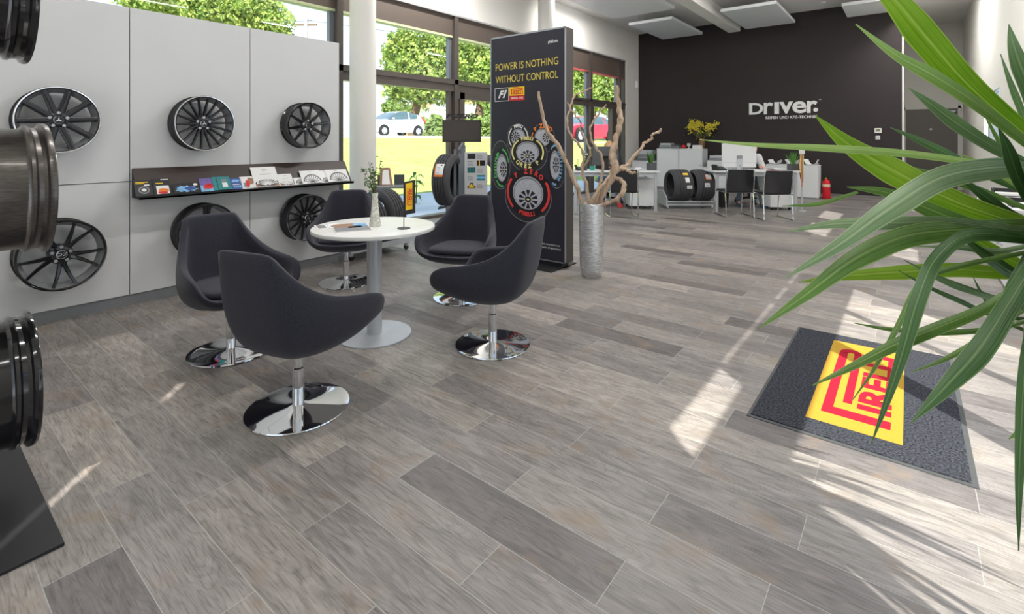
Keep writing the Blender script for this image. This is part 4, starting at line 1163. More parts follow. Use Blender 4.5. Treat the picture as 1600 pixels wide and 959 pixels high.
# ------------------------------------------------------------------ door mat
mt = thing('door_mat', 'dark grey carpet mat with yellow and red logo on the sunlit floor', 'mat', (-0.2, 3.305, 0))
MB().b2((-0.41, -0.725, 0.0), (0.41, 0.725, 0.004)).build('rubber_edge', MATE, mt, smooth=0)
MB().b2((-0.396, -0.706, 0.003), (0.39, 0.71, 0.009)).build('carpet', MATC, mt, smooth=0, bevel=0.002)
MB().b2((-0.185, -0.575, 0.006), (0.18, 0.585, 0.0096)).build('logo_field', MATY, mt, smooth=0)
mb = MB(); pirelli(mb, 0.94, 0.27, T(0.135, -0.47, 0.0097) @ RZ(PI / 2), 0, 0.001)
mb.build('logo', MATR, mt, smooth=0)

# ------------------------------------------------------------------ tyres
def tyre(R, W, ri, name, label, cat, group, loc, rz, stickers=(), tilt=0.0):
    h = W / 2
    prof = [(ri, -h * .78), (ri + .012, -h * .86), (ri + (R - ri) * .35, -h * 1.0), (ri + (R - ri) * .6, -h * 1.0), (R - .035, -h * .93), (R - .012, -h * .84), (R - .004, -h * .74)]
    gx = [-.46, -.15, .15, .46]
    for g in gx:
        prof += [(R, h * (g - .055) if True else 0), (R - .011, h * (g - .045)), (R - .011, h * (g + .045)), (R, h * (g + .055))]
    prof += [(R - .004, h * .74), (R - .012, h * .84), (R - .035, h * .93), (ri + (R - ri) * .6, h * 1.0), (ri + (R - ri) * .35, h * 1.0), (ri + .012, h * .86), (ri, h * .78), (ri + .02, h * .7), (R - .03, h * .72), (R - .025, 0), (R - .03, -h * .72), (ri + .02, -h * .7)]
    o = MB().lathe(prof, 72, axis='X', closed=True).build(name, RUBBER, loc=loc, rot=(tilt, 0, rz), smooth=50)
    tag(o, label, cat, group)
    # stickers: (x offset, angle, half width, half angle, mats kind)
    for (xo, a, hw, ha, kind) in stickers:
        mb = MB()
        n = 6
        def patch(x0, x1, a0, a1, rr, mi):
            vs, fs = [], []
            for q in range(n + 1):
                b = a0 + (a1 - a0) * q / n
                vs += [(x0, rr * math.cos(b), rr * math.sin(b)), (x1, rr * math.cos(b), rr * math.sin(b))]
            mb.add(vs, [(2 * q, 2 * q + 1, 2 * q + 3, 2 * q + 2) for q in range(n)], mi)
        patch(xo - hw, xo + hw, a - ha, a + ha, R + .0015, 0)
        if kind == 'eu':
            patch(xo - hw, xo + hw, a + ha * .7, a + ha, R + .002, 1)
            patch(xo - hw, xo - hw * .75, a - ha, a + ha, R + .002, 1)
            for q in range(3):
                patch(xo - hw * .5, xo + hw * (.1 + .2 * (q % 2)), a + ha * (.4 - .4 * q), a + ha * (.5 - .4 * q), R + .002, 2)
            patch(xo + hw * .2, xo + hw * .6, a - ha * .8, a - ha * .65, R + .002, 3)
        elif kind == 'yellowround':
            mb = MB(); patch(xo - hw, xo + hw, a - ha, a + ha, R + .0015, 1)
            patch(xo - hw * .6, xo + hw * .6, a - ha * .15, a + ha * .15, R + .002, 0)
        elif kind == 'bar':
            for q in range(3): patch(xo - hw * .7, xo + hw * .7, a + ha * (.5 - .5 * q), a + ha * (.65 - .5 * q), R + .002, 3)
        mb.build('tyre_label', [PAPER, YELLOW if kind != 'eu' else ORANGE, SKYB, PRTBLK], o, smooth=0)
    return o
RX0 = -5.0
tyre(.34, .225, .21, 'tyre', 'tallest tyre on the low rack, right behind the table flag', 'tyre', 'tyres on the low rack', (RX0, 3.79, .395), PI / 2)
tyre(.305, .215, .2, 'tyre', 'lower tyre with white price label behind the bud vase', 'tyre', 'tyres on the low rack', (RX0, 3.545, .36), PI / 2, [(0, -0.95 + PI / 2 + 0.35, .06, .10, 'bar')])
tyre(.305, .215, .2, 'tyre', 'lower tyre on the rack closest to the display wall', 'tyre', 'tyres on the low rack', (RX0, 3.31, .36), PI / 2)
rk = thing('tyre_rack', 'low grey wheeled rack carrying tyres behind the table', 'rack', (RX0, 3.57, 0))
for x in (-.24, .24):
    MB().b2((x - .025, -.40, .085), (x + .025, .42, .11)).b2((x - .03 if x < 0 else x + .02, -.40, .085), (x - .02 if x < 0 else x + .03, .42, .15)).build('rail', SILVER, rk, smooth=0)
for y in (-.39, .40): MB().b2((-.26, y - .02, .06), (.26, y + .02, .09)).build('crossbar', SILVER, rk, smooth=0)
for x in (-.23, .23):
    for y in (-.37, .39):
        c = MB().b2((x - .012, y - .018, .045), (x + .012, y + .018, .075)).build('castor', STEEL, rk, smooth=0)
        MB().lathe([(0, -.011), (.03, -.011), (.032, 0), (.03, .011), (0, .011)], 18, T(x, y, .032), axis='X').build('castor_wheel', BLACKP, c)

# display stand with monitor in front of the windows
dd_ = 6.5
sb = D(722, HY, 6.62); sb.z = 0
stn = thing('tyre_display_stand', 'tyre display stand with black monitor and grey info panel by the windows', 'display stand', sb, YAW + rad(6))
MB().b2((-.42, -.35, 0), (.42, .3, .03)).build('base_plate', MIDGREY, stn, smooth=0, bevel=.004)
MB().b2((-.045, -.03, .03), (.045, .03, 1.25)).b2((-.11, -.02, .03), (-.075, .02, 1.2)).build('post', FRAMEL, stn, smooth=0)
mo = MB().b2((-.255, -.075, 1.295), (.245, -.035, 1.585)).build('monitor', BLACKP, stn, smooth=0, bevel=.004)
MB().b2((-.238, -.0765, 1.312), (.228, -.0745, 1.57)).build('screen', M('dark_screen', (66, 60, 58), 0.25, var=.03), mo, smooth=0)
MB().tube([(0, 0, 1.1), (-.03, -.03, 1.2), (.02, -.04, 1.3)], .018, 8).build('monitor_arm', STEEL, mo)
sg = MB().b2((-.235, -.05, 1.59), (.205, -.045, 1.68)).build('acrylic_sign', glass_mat('acrylic', (0.93, 0.93, 0.93)), stn, smooth=0)
mb = MB(); mb.text('P ZERO', .07, T(-.01, -.0525, 1.633) @ RX(PI / 2), sx=1.75, off=.0036, shear=.35)
mb.build('lettering', PRTBLK, sg, smooth=0)
pn = MB().b2((.03, -.16, .60), (.325, -.145, 1.165)).build('info_panel', LTGREY, stn, smooth=0, bevel=.003)
MB().b2((.16, -.145, .62), (.2, .0, .66)).b2((.16, -.145, 1.05), (.2, .0, 1.09)).build('bracket', STEEL, pn, smooth=0)
mb = MB()
def pr(x0, z0, x1, z1, mi, y=-.1612): mb.b2((x0, y, z0), (x1, y + .001, z1), mi=mi)
pr(.068, 1.08, .17, 1.145, 0); pr(.19, .99, .295, 1.06, 0); pr(.215, .99, .228, 1.06, 1, -.1618); pr(.068, .9, .17, .97, 2); pr(.19, .80, .295, .87, 2); pr(.19, .822, .295, .85, 3, -.1618)
for q in range(5): pr(.073 + q * .02, .9, .08 + q * .02, .97, 0, -.1618)
for (x, z) in ((.19, 1.08), (.068, .995), (.19, .9), (.068, .805), (.19, .70)):
    for q in range(4): pr(x, z + .015 * q, x + .08 - .012 * (q % 2), z + .015 * q + .005, 4)
mb.prism([(.068, .70), (.172, .70), (.172, .725), (.145, .735), (.14, .77), (.1, .77), (.095, .735), (.068, .725)], .1612, .162, Matrix(((1, 0, 0, 0), (0, 0, -1, 0), (0, 1, 0, 0), (0, 0, 0, 1))), 0)
mb.prism([(.082, .706), (.158, .706), (.158, .718), (.135, .728), (.13, .758), (.11, .758), (.105, .728), (.082, .718)], .162, .1626, Matrix(((1, 0, 0, 0), (0, 0, -1, 0), (0, 1, 0, 0), (0, 0, 0, 1))), 1)
mb.build('info_print', [PRTBLK, YELLOW, TEAL, SKYB, PRTGRY], pn, smooth=0)
MB().tube([(-.045, 0, .47), (-.13, -.02, .47), (-.25, -.14, .45), (-.30, -.2, .45)], .014, 8).tube([(-.05, 0, .43), (-.2, 0, .43), (-.3, -.05, .45)], .012, 8).build('tyre_cradle', STEEL, stn)
tp = D(701, 281, 6.5)
tyre(.335, .235, .22, 'tyre', 'upright tyre with white and orange label left of the info panel', 'tyre', 'tyres on the display stand', tp, YAW - rad(14), [(-.01, PI + -.45, .058, .26, 'eu')])
tp = D(757, 285, 7.15)
tyre(.335, .22, .22, 'tyre', 'tyre half hidden behind the grey info panel', 'tyre', 'tyres on the display stand', (tp.x, tp.y, .78), YAW + rad(60))
MB().tube([(.1, .03, .6), (.25, .35, .62), (.3, .45, .72)], .016, 8).build('tyre_cradle', STEEL, stn)

# grey brochure stand by the column
hp = D(612, HY, 7.05); hp.z = 0
ho = thing('leaflet_stand', 'grey metal leaflet stand by the white column', 'stand', hp, YAW + rad(10))
MB().b2((-.10, -.06, .01), (-.02, .06, .66)).b2((-.2, -.16, 0), (.16, .16, .012)).build('pedestal', DKGREY, ho, smooth=0)
MB().b2((-.22, -.16, .655), (.17, .14, .685)).build('tray', MIDGREY, ho, smooth=0, bevel=.004)
MB().b2((.03, .09, .685), (.17, .11, .83)).b2((-.2, .09, .685), (-.02, .11, .83)).build('back_frame', DKGREY, ho, smooth=0)
bo = MB().add([(-.16, -.02, .686), (.02, -.02, .686), (-.03, .085, .93), (-.17, .085, .93), (-.16, -.01, .686), (.02, -.01, .686), (-.03, .095, .93), (-.17, .095, .93)], [(0, 1, 2, 3), (4, 7, 6, 5), (0, 4, 5, 1), (2, 6, 7, 3), (0, 3, 7, 4), (1, 5, 6, 2)]).build('leaflet', BROWNP, smooth=0, loc=hp, rot=(0, 0, YAW + rad(10)))
tag(bo, 'brown and white leaflet leaning on the grey leaflet stand', 'leaflet')
MB().add([(-.13, -.016, .70), (-.02, -.016, .70), (-.05, .07, .9), (-.13, .07, .9)], [(0, 1, 2, 3)]).build('cover_picture', PAPER, bo, loc=(0, -.006, 0), smooth=0)

# ------------------------------------------------------------------ office area
def FD(px, d, z=0.0):
    p = D(px, HY, d); p.z = z
    return p
def desk(px, d, w, label):
    t = thing('desk', label, 'desk', FD(px, d), YAW, 'office desks')
    MB().b2((-w / 2, 0, .725), (w / 2, .8, .75)).build('desktop', OFFWHITE, t, smooth=0, bevel=.003)
    for x in (-w / 2 + .07, w / 2 - .07):
        for y in (.06, .74):
            MB().cyl((x, y, 0), (x, y, .69), .03, n=20).build('leg', SILVER, t)
    MB().b2((-w / 2 + .08, .045, .655), (w / 2 - .08, .075, .725)).b2((-w / 2 + .08, .725, .655), (w / 2 - .08, .755, .725)).b2((-w / 2 + .05, .06, .69), (-w / 2 + .09, .74, .725)).b2((w / 2 - .09, .06, .69), (w / 2 - .05, .74, .725)).build('frame', SILVER, t, smooth=0)
    return t
desk(963, 9.22, 1.62, 'white desk with silver legs behind the driftwood')
desk(1184, 9.25, 1.60, 'white desk with silver legs carrying the big white monitor')
def pedestal(px, d, w, dp, h, label):
    t = thing('drawer_pedestal', label, 'drawer unit', FD(px, d), YAW, 'drawer units under the desks')
    MB().b2((-w / 2, 0, .06), (w / 2, dp, h)).build('body', OFFWHITE, t, smooth=0, bevel=.004)
    for q in range(3):
        dr = MB().b2((-w / 2 + .006, dp, .07 + q * (h - .08) / 3), (w / 2 - .006, dp + .018, .065 + (q + 1) * (h - .08) / 3)).build('drawer', OFFWHITE, t, smooth=0, bevel=.002)
        MB().b2((-.06, dp + .018, .1 + (q + .5) * (h - .08) / 3), (.06, dp + .03, .112 + (q + .5) * (h - .08) / 3)).build('handle', SILVER, dr, smooth=0)
    for x in (-w / 2 + .05, w / 2 - .05):
        for y in (.06, dp - .06):
            MB().lathe([(0, -.012), (.028, -.012), (.03, 0), (.028, .012), (0, .012)], 16, T(x, y, .03), axis='X').build('castor', BLACKP, t)
pedestal(1003, 9.6, .46, .55, .58, 'white drawer unit under the right end of the left desk')
pedestal(1222, 9.42, .44, .5, .62, 'white drawer unit under the right end of the right desk')
# visitor chairs
vc = thing('visitor_chair', 'black visitor chair with chrome sled frame in front of the left desk', 'chair', FD(971, 8.75), YAW, 'black visitor chairs')
def vchair(t):
    w = .45
    vs = []
    nx, nz = 7, 6
    for y_off in (0, .018):
        for j in range(nz):
            f = j / (nz - 1)
            for i in range(nx):
                u = -1 + 2 * i / (nx - 1)
                vs.append((u * w / 2 * (1 - .05 * f), -.20 - .07 * f - .03 * (1 - u * u) + y_off, .45 + .37 * f))
    N = nx * nz
    fs = []
    for j in range(nz - 1):
        for i in range(nx - 1):
            a = j * nx + i
            fs.append((a, a + 1, a + nx + 1, a + nx)); fs.append((N + a, N + a + nx, N + a + nx + 1, N + a + 1))
    for i in range(nx - 1):
        fs.append((i, N + i, N + i + 1, i + 1)); a = (nz - 1) * nx + i; fs.append((a, a + 1, N + a + 1, N + a))
    for j in range(nz - 1):
        a = j * nx; fs.append((a, a + nx, N + a + nx, N + a)); a = j * nx + nx - 1; fs.append((a, N + a, N + a + nx, a + nx))
    MB().add(vs, fs).build('backrest', M('black_chair_shell', (40, 40, 44), .35, var=.06), t)
    MB().b2((-w / 2, -.2, .43), (w / 2, .22, .46)).build('seat', BLACKP, t, smooth=0, bevel=.012)
    for x in (-w / 2 - .012, w / 2 + .012):
        MB().tube(crom([(x, -.25, .8), (x, -.215, .46), (x, -.20, .43), (x, .17, .425), (x, .2, .40), (x, .24, .04), (x, .22, .012), (x, -.2, .012), (x, -.235, .03), (x, -.215, .3), (x, -.2, .425)], 4), .0095, 8).build('side_frame', CHROME, t)
    MB().cyl((-w / 2 - .012, .15, .42), (w / 2 + .012, .15, .42), .008, n=8).cyl((-w / 2 - .012, -.15, .42), (w / 2 + .012, -.15, .42), .008, n=8).build('cross_tube', CHROME, t)
vchair(vc)
dup(vc, FD(1147, 8.75), YAW, 'black visitor chair in front of the big white monitor')
dup(vc, FD(1205, 8.45), YAW, 'black visitor chair at the right end of the right desk')
def office_chair(loc, rz, label):
    t = thing('office_chair', label, 'chair', loc, rz, 'office swivel chairs')
    MB().b2((-.24, -.22, .43), (.24, .25, .50)).build('seat', BLACKP, t, bevel=.03)
    vs = [(x * (1 - .12 * z), y - .05 * z, .56 + .6 * z) for y in (-.27, -.22) for z in (0, .5, 1) for x in (-.22, .22)]
    MB().b2((-.21, -.29, .58), (.21, -.23, 1.13)).build('backrest', BLACKP, t, bevel=.03)
    MB().cyl((0, 0, .1), (0, 0, .43), .03, n=14).b2((-.03, -.27, .45), (.03, -.2, .62)).build('column', BLACKP, t)
    for k in range(5):
        a = 2 * PI * k / 5 + .3
        l = MB().cyl((0, 0, .13), (.29 * math.cos(a), .29 * math.sin(a), .085), .024, .016, n=10).build('base_arm', BLACKP, t)
        MB().lathe([(0, -.02), (.028, -.02), (.03, 0), (.028, .02), (0, .02)], 14, T(.29 * math.cos(a), .29 * math.sin(a), .03), axis='X').cyl((.29 * math.cos(a), .29 * math.sin(a), .03), (.29 * math.cos(a), .29 * math.sin(a), .09), .01, n=8).build('castor', BLACKP, l)
    return t
office_chair(FD(950, 10.55), YAW + PI, 'black office chair of the blonde person behind the left desk')
office_chair(FD(1170, 10.5), YAW + PI, 'black office chair of the person behind the big white monitor')

# people -------------------------------------------------------------
def remesh(o, v=.009, sm=6):
    r = o.modifiers.new('remesh', 'REMESH'); r.mode = 'VOXEL'; r.voxel_size = v; r.use_smooth_shade = True
    s_ = o.modifiers.new('smooth', 'SMOOTH'); s_.iterations = sm; s_.factor = .5
    return o
def chain(mb, pts):
    for (a, ra), (b, rb) in zip(pts[:-1], pts[1:]): mb.cap(a, ra, b, rb, 12)
def person(loc, rz, label, lean, top, legs, hair, shoe, wrists, longhair, knees):
    """sits facing local +y"""
    t = thing('person', label, 'person', loc, rz)
    L = lambda y, z: (y + lean * (z - .5), z - abs(lean) * .12 * (z - .5))
    def S(x, y, z):
        yy, zz = L(y, z); return (x, yy, zz)
    head = Vector(S(0, .07, 1.19))
    body = MB()
    chain(body, [(S(0, .0, .55), .13), (S(0, .0, .75), .12), (S(0, .01, .95), .14), (S(0, .02, 1.02), .09), (S(0, .03, 1.1), .055)])
    body.ball(head, (.076, .096, .112), 20); body.ball(head + Vector((0, .035, -.06)), (.055, .06, .06), 14)
    body.ball(head + Vector((0, .102, -.012)), (.013, .02, .026), 10)
    body.ball(head + Vector((0, .094, -.055)), (.026, .012, .010), 10)
    for s_ in (-1, 1): body.ball(head + Vector((s_ * .077, -.002, -.01)), (.012, .022, .034), 10)
    shirt, trs = MB(), MB()
    chain(shirt, [(S(0, .0, .54), .15), (S(0, .0, .74), .142), (S(0, .01, .94), .152), (S(0, .02, 1.03), .085)])
    chain(trs, [((-.09, .0, .53), .125), ((.09, .0, .53), .125)])
    for s_ in (-1, 1):
        sh = Vector(S(s_ * .175, .01, 1.0)); w_ = Vector(wrists[0 if s_ < 0 else 1]); el = (sh + w_) / 2 + Vector((s_ * .09, -.05, -.12))
        chain(body, [(S(0, .01, .98), .08), (sh, .06), (el, .042), (w_, .028)])
        chain(shirt, [(S(0, .01, .98), .1), (sh, .078), (el, .058), (w_ - (w_ - el).normalized() * .02, .042)])
        fw = (w_ - el).normalized(); fw = Vector((fw.x * .5 - s_ * .15, abs(fw.y) + .4, -.05)).normalized()
        rt = fw.cross(Vector((0, 0, 1))).normalized()
        palm = w_ + fw * .07
        for q in range(4): body.cap(w_ + rt * (q - 1.5) * .012, .017, palm + rt * (q - 1.5) * .020 + fw * .02, .012, 8)
        for q, ln in enumerate((.065, .075, .072, .055)):
            k0 = palm + fw * .02 + rt * (q - 1.5) * .021
            k1 = k0 + fw * ln * .55 + Vector((0, 0, .006)) + rt * (q - 1.5) * .004
            k2 = k1 + fw * ln * .45 + Vector((0, 0, -.022))
            body.cap(k0, .0095, k1, .0088, 8); body.cap(k1, .0088, k2, .0075, 8)
        th = rt * (-s_) * -1
        inner = Vector((-s_, 0, 0)); inner = (inner - fw * inner.dot(fw)).normalized()
        b0 = w_ + fw * .025 + inner * .022; b1 = b0 + fw * .03 + inner * .022; b2_ = b1 + fw * .028 + inner * .004 - Vector((0, 0, .01))
        body.cap(b0, .013, b1, .011, 8); body.cap(b1, .011, b2_, .009, 8)
        kn = Vector(knees[0 if s_ < 0 else 1][0]); an = Vector(knees[0 if s_ < 0 else 1][1])
        hp_ = Vector((s_ * .09, .02, .53))
        chain(body, [(hp_, .08), (kn, .055), (an, .036), (an + Vector((0, .1, -.045)), .03)])
        chain(trs, [(hp_, .105), (kn, .078), (an + Vector((0, 0, .05)), .058)])
        f_ = MB(); f_.cap(an + Vector((0, -.02, -.045)), .042, an + Vector((0, .15, -.055)), .036, 12); f_.ball(an + Vector((0, .0, -.01)), (.045, .055, .05), 12)
        f_.b2((an.x - .042, an.y - .065, an.z - .095), (an.x + .042, an.y + .19, an.z - .078))
        remesh(f_.build('shoe', shoe, t), .008, 3)
    remesh(body.build('body', SKIN, t), .0075, 3)
    remesh(shirt.build('top', top, t), .01, 8)
    remesh(trs.build('trousers', legs, t), .01, 8)
    hr = MB(); hr.ball(head + Vector((0, -.018, .03)), (.088, .098, .105), 18)
    if longhair:
        for q in range(7):
            a = PI + (q - 3) * .45
            hr.cap(head + Vector((math.sin(a) * .075, math.cos(a) * .07 - .02, .03)), .035, head + Vector((math.sin(a) * .085, math.cos(a) * .06 - .03, -.16)), .028, 10)
    remesh(hr.build('hair', hair, t), .009, 4)
    for s_ in (-1, 1):
        e_o = MB().ball(head + Vector((s_ * .031, .083, .008)), .012, 12).build('eye', PAPER, t)
        MB().ball(head + Vector((s_ * .031, .0915, .008)), .0055, 10).build('iris', PRTBLK, e_o)
    return t
person(FD(950, 10.45), YAW + PI, 'blonde person in dark top and jeans sitting behind the left desk monitor', .12, DKTOP, JEANS, HAIRB, CORAL,
       [(-.08, .50, .80), (.14, .48, .80)], True, [((-.11, .42, .52), (-.13, .46, .10)), ((.10, .42, .52), (.16, .30, .10))])
person(FD(1163, 10.4), YAW + PI, 'person in light grey shirt and faded jeans working behind the big white monitor', .42, SHIRT, JEANSD, HAIRD, M('slate_shoe', (74, 84, 104), .6),
       [(-.07, .57, .80), (.34, .55, .80)], False, [((-.10, .43, .52), (-.06, .62, .10)), ((.17, .43, .52), (.30, .40, .10))])

# desk items: left desk
def monitor(px, d, w, h, z0, label, mat, mat2, rz, name='monitor'):
    t = thing(name, label, 'monitor', FD(px, d, .75), rz)
    MB().b2((-w / 2, -.02, z0 - .75), (w / 2, .015, z0 - .75 + h)).build('housing', mat, t, smooth=0, bevel=.006)
    MB().b2((-w / 2 + .012, .0152, z0 - .738), (w / 2 - .012, .0165, z0 - .762 + h)).build('screen', M('monitor_glass', (50, 60, 72), .12), t, smooth=0)
    MB().b2((-.05, -.05, 0.006), (.05, -.03, z0 - .75 + h * .5)).b2((-.05, -.05, z0 - .75 + h * .35), (.05, -.018, z0 - .75 + h * .5)).build('neck', mat2, t, smooth=0, bevel=.006)
    MB().b2((-.11, -.09, 0), (.11, .09, .008)).build('foot', mat2, t, smooth=0, bevel=.003)
    return t
monitor(946, 9.65, .50, .36, .84, 'black monitor on the left desk, its back to the camera', DKGREY, BLACKP, YAW)
mo = bpy.data.objects['monitor.001'] if 'monitor.001' in bpy.data.objects else None
mn = monitor(1154.5, 9.62, .65, .46, .80, 'big white monitor on the right desk, its back to the camera', OFFWHITE, LTGREY, YAW, 'desktop_computer')
MB().b2((-.325, -.022, .145), (.325, -.0205, .148)).build('chin_seam', LTGREY, mn, smooth=0)
MB().tube(crom([(.0, -.05, .1), (.03, -.06, .03), (.12, -.03, .006), (.2, .05, .006)], 5), .005, 6).build('cable', PRTGRY, mn)
def phone(px, d, label, rz):
    t = thing('desk_phone', label, 'telephone', FD(px, d, .75), rz, 'desk telephones')
    MB().prism([(-.09, 0), (.09, 0), (.09, .07), (.03, .075), (-.09, .025)], -.1, .1, RZ(PI / 2) @ RX(PI / 2)).build('base', BLACKP, t, smooth=0, bevel=.005)
    MB().tube(crom([(-.1, -.07, .05), (-.1, -.05, .085), (-.1, .05, .095), (-.1, .08, .075)], 4), .02, 10).build('handset', BLACKP, t)
phone(908, 9.45, 'black desk phone at the left end of the left desk', YAW)
MB().cyl
tag(MB().cyl((0, 0, 0), (0, 0, .2), .005, n=8).ball((0, 0, .2), .008, 8).build('antenna', BLACKP, loc=FD(903, 9.6, .75)), 'thin black rod antenna standing behind the left desk phone', 'antenna')
phone(1124, 9.5, 'black desk phone left of the big white monitor', YAW + .3)
cp_ = thing('cup', 'teal cup on the left desk before the person', 'cup', FD(925, 9.42, .75))
MB().lathe([(0, 0), (.034, 0), (.04, .085), (.036, .085), (.032, .006), (0, .006)], 24).build('cup_body', M('teal_ceramic', (40, 150, 138), .3), cp_)
MB().tube(crom([(.036, 0, .07), (.06, 0, .065), (.06, 0, .03), (.036, 0, .02)], 4), .005, 6).build('handle', M('teal_ceramic', (40, 150, 138), .3), cp_)
fw_ = thing('flower_glass', 'small glass with white flowers on the left desk', 'flowers', FD(914, 9.62, .75))
MB().lathe([(0, 0), (.03, 0), (.035, .16), (.031, .16), (.026, .006), (0, .006)], 20).build('glass', GLASS, fw_)
mb, ms = MB(), MB(); rnd = random.Random(9)
for k in range(16):
    e = Vector((rnd.gauss(0, .045), rnd.gauss(0, .045), rnd.uniform(.2, .42)))
    ms.tube([(0, 0, .02), e], .003, 5)
    for q in range(3): mb.ball(e + Vector((rnd.gauss(0, .015), rnd.gauss(0, .015), rnd.gauss(0, .012))), .014, 6, mi=1 if rnd.random() < .55 else 0)
ms.build('stem', HERB, fw_); mb.build('blossom', [PAPER, HERB], fw_)
def pot(px, d, w, h, label, kind, zt_):
    t = thing('potted_plant', label, 'potted plant', FD(px, d, .75), YAW + .1, 'potted plants on the desks')
    MB().b2((-w / 2, -w / 2, 0), (w / 2, w / 2, h)).build('pot', DKGREY, t, smooth=0, bevel=.006)
    mb = MB(); rnd = random.Random(int(px))
    n = 16 if kind == 'snake' else 70
    for k in range(n):
        a = rnd.random() * 2 * PI; r = rnd.random() * w * .32
        b = Vector((math.cos(a) * r, math.sin(a) * r, h - .01)); H_ = zt_ * rnd.uniform(.6, 1.0)
        l_ = .06 if kind == 'snake' else .1
        tip = b + Vector((math.cos(a) * r * 1.2 + rnd.gauss(0, l_ * .4), math.sin(a) * r * 1.2 + rnd.gauss(0, l_ * .4), H_))
        ww = .016 if kind == 'snake' else .004
        sd = Vector((math.cos(a + 1.2), math.sin(a + 1.2), 0)) * ww
        md = b.lerp(tip, .5) + Vector((0, 0, .01))
        mb.add([b - sd * .7, b + sd * .7, md + sd, md - sd, tip], [(0, 1, 2, 3), (3, 2, 4)])
    mb.build('foliage', HERB if kind == 'snake' else GRASSB, t, smooth=0)
pot(1018, 9.5, .15, .14, 'snake plant in a grey cube pot on the left desk', 'snake', .28)
pot(1239, 9.5, .15, .12, 'grass plant in a grey cube pot on the right desk', 'grass', .27)
def papers(px, d, z, label, n=4, w=.21, l=.3, seed=1, rzv=0.0, curl=0.0, mat=None):
    rnd = random.Random(seed)
    mb = MB()
    for k in range(n):
        a = rnd.gauss(0, .14); ox, oy = rnd.gauss(0, .012), rnd.gauss(0, .012)
        vs, m_ = [], 8
        for i in range(m_ + 1):
            u = -1 + 2 * i / m_
            zz = .004 * k + curl * (abs(u) ** 3) * (1 if (u > 0) == (k % 2 == 0) else .2)
            for y in (-l / 2, l / 2):
                for dz in (0, .002):
                    vs.append((u * w / 2, y, zz + dz))
        fs = []
        for i in range(m_):
            o_ = 4 * i
            fs += [(o_, o_ + 4, o_ + 6, o_ + 2), (o_ + 1, o_ + 3, o_ + 7, o_ + 5), (o_, o_ + 1, o_ + 5, o_ + 4), (o_ + 2, o_ + 6, o_ + 7, o_ + 3)]
        fs += [(0, 2, 3, 1), (4 * m_, 4 * m_ + 1, 4 * m_ + 3, 4 * m_ + 2)]
        mb.add(vs, fs, 0, T(ox, oy, 0) @ RZ(a))
    o = mb.build('paper_stack', mat or PAPER, loc=px if not isinstance(px, (int, float)) else FD(px, d, z), rot=(0, 0, YAW + rzv), smooth=0)
    return tag(o, label, 'papers', 'loose papers in the office')
papers(993, 9.42, .75, 'loose papers between snake plant and driftwood on the left desk', 3, .18, .22, curl=.05, seed=2)
papers(1213, 9.62, .75, 'papers with curled corner in the middle of the right desk', 4, seed=4, curl=.02)
papers(1206, 9.36, .75, 'pink note sheets behind the right visitor chair', 2, .15, .1, 5, mat=M('pink_paper', (236, 150, 160), .6))
# small stand with white cap and orange cord at the desk corner
rp_ = FD(1253, 9.32, .75)
ps = thing('lanyard_stand', 'white-capped stand with orange and white cords at the right desk corner', 'stand', (rp_.x, rp_.y, 0), YAW)
MB().cyl((0, 0, 0.0), (0, 0, 1.1), .012, n=12).lathe([(0, 0), (.07, 0), (.07, .012), (0, .012)], 24).build('pole', LTGREY, ps)
MB().b2((-.04, -.04, 1.06), (.04, .04, 1.155)).build('cap', PAPER, ps, bevel=.012)
mb = MB(); rnd = random.Random(5)
for k in range(9):
    a = 2 * PI * k / 9
    mb.tube(crom([(.025 * math.cos(a), .025 * math.sin(a), 1.06), (.035 * math.cos(a) - .01, .035 * math.sin(a), .85), (.02 * math.cos(a), .03 * math.sin(a), rnd.uniform(.45, .65))], 4), .006, 6, mi=k % 3)
mb.build('cord', [ORANGE, BROWNP, PALEY], ps)
bn_ = thing('waste_bin', 'black waste bin under the left side of the right desk', 'bin', FD(1128, 9.95))
MB().lathe([(0, 0), (.11, 0), (.135, .34), (.128, .34), (.104, .01), (0, .01)], 28).build('bin_body', BLACKP, bn_)
MB().lathe([(.128, .335), (.142, .335), (.142, .35), (.128, .35)], 28, closed=True).build('rim', BLACKP, bn_)

# tyre trolley
tr_ = thing('tyre_trolley', 'low silver wheeled trolley carrying two labelled tyres between the desks', 'trolley', FD(1077, 9.66), YAW, 'x')
del tr_['group']
for y in (.03, .42):
    MB().tube([(-.43, y, .13), (.47, y, .13)], .02, 10).b2((-.43, y - .02, .06), (.47, y + .02, .085)).build('rail', SILVER, tr_)
MB().prism([(-.05, .05), (.5, .05), (.5, .22), (.18, .33), (-.05, .22)], -.455, -.435, Matrix(((0, 0, 1, 0), (1, 0, 0, 0), (0, 1, 0, 0), (0, 0, 0, 1)))).build('side_plate', LTGREY, tr_, smooth=0)
MB().tube(crom([(.475, .02, .08), (.48, .02, .28), (.48, .1, .33), (.48, .35, .33), (.48, .43, .28), (.475, .43, .08)], 4), .013, 8).build('end_hoop', CHROME, tr_)
for x in (-.41, .45):
    for y in (.03, .42):
        MB().lathe([(0, -.012), (.028, -.012), (.03, 0), (.028, .012), (0, .012)], 14, T(x, y, .03), axis='X').b2((x - .016, y - .015, .03), (x + .016, y + .015, .062)).build('castor', LTGREY, tr_)
c1_ = FD(1060, 9.82, .435); c2_ = FD(1092.5, 9.82, .435)
tyre(.315, .38, .23, 'tyre', 'left tyre on the trolley, with round yellow sticker', 'tyre', 'tyres on the trolley', c1_, YAW + rad(4), [(.05, PI - .85, .05, .09, 'yellowround'), (.06, PI - .42, .04, .16, 'plain'), (.09, PI + .02, .05, .10, 'bar')])
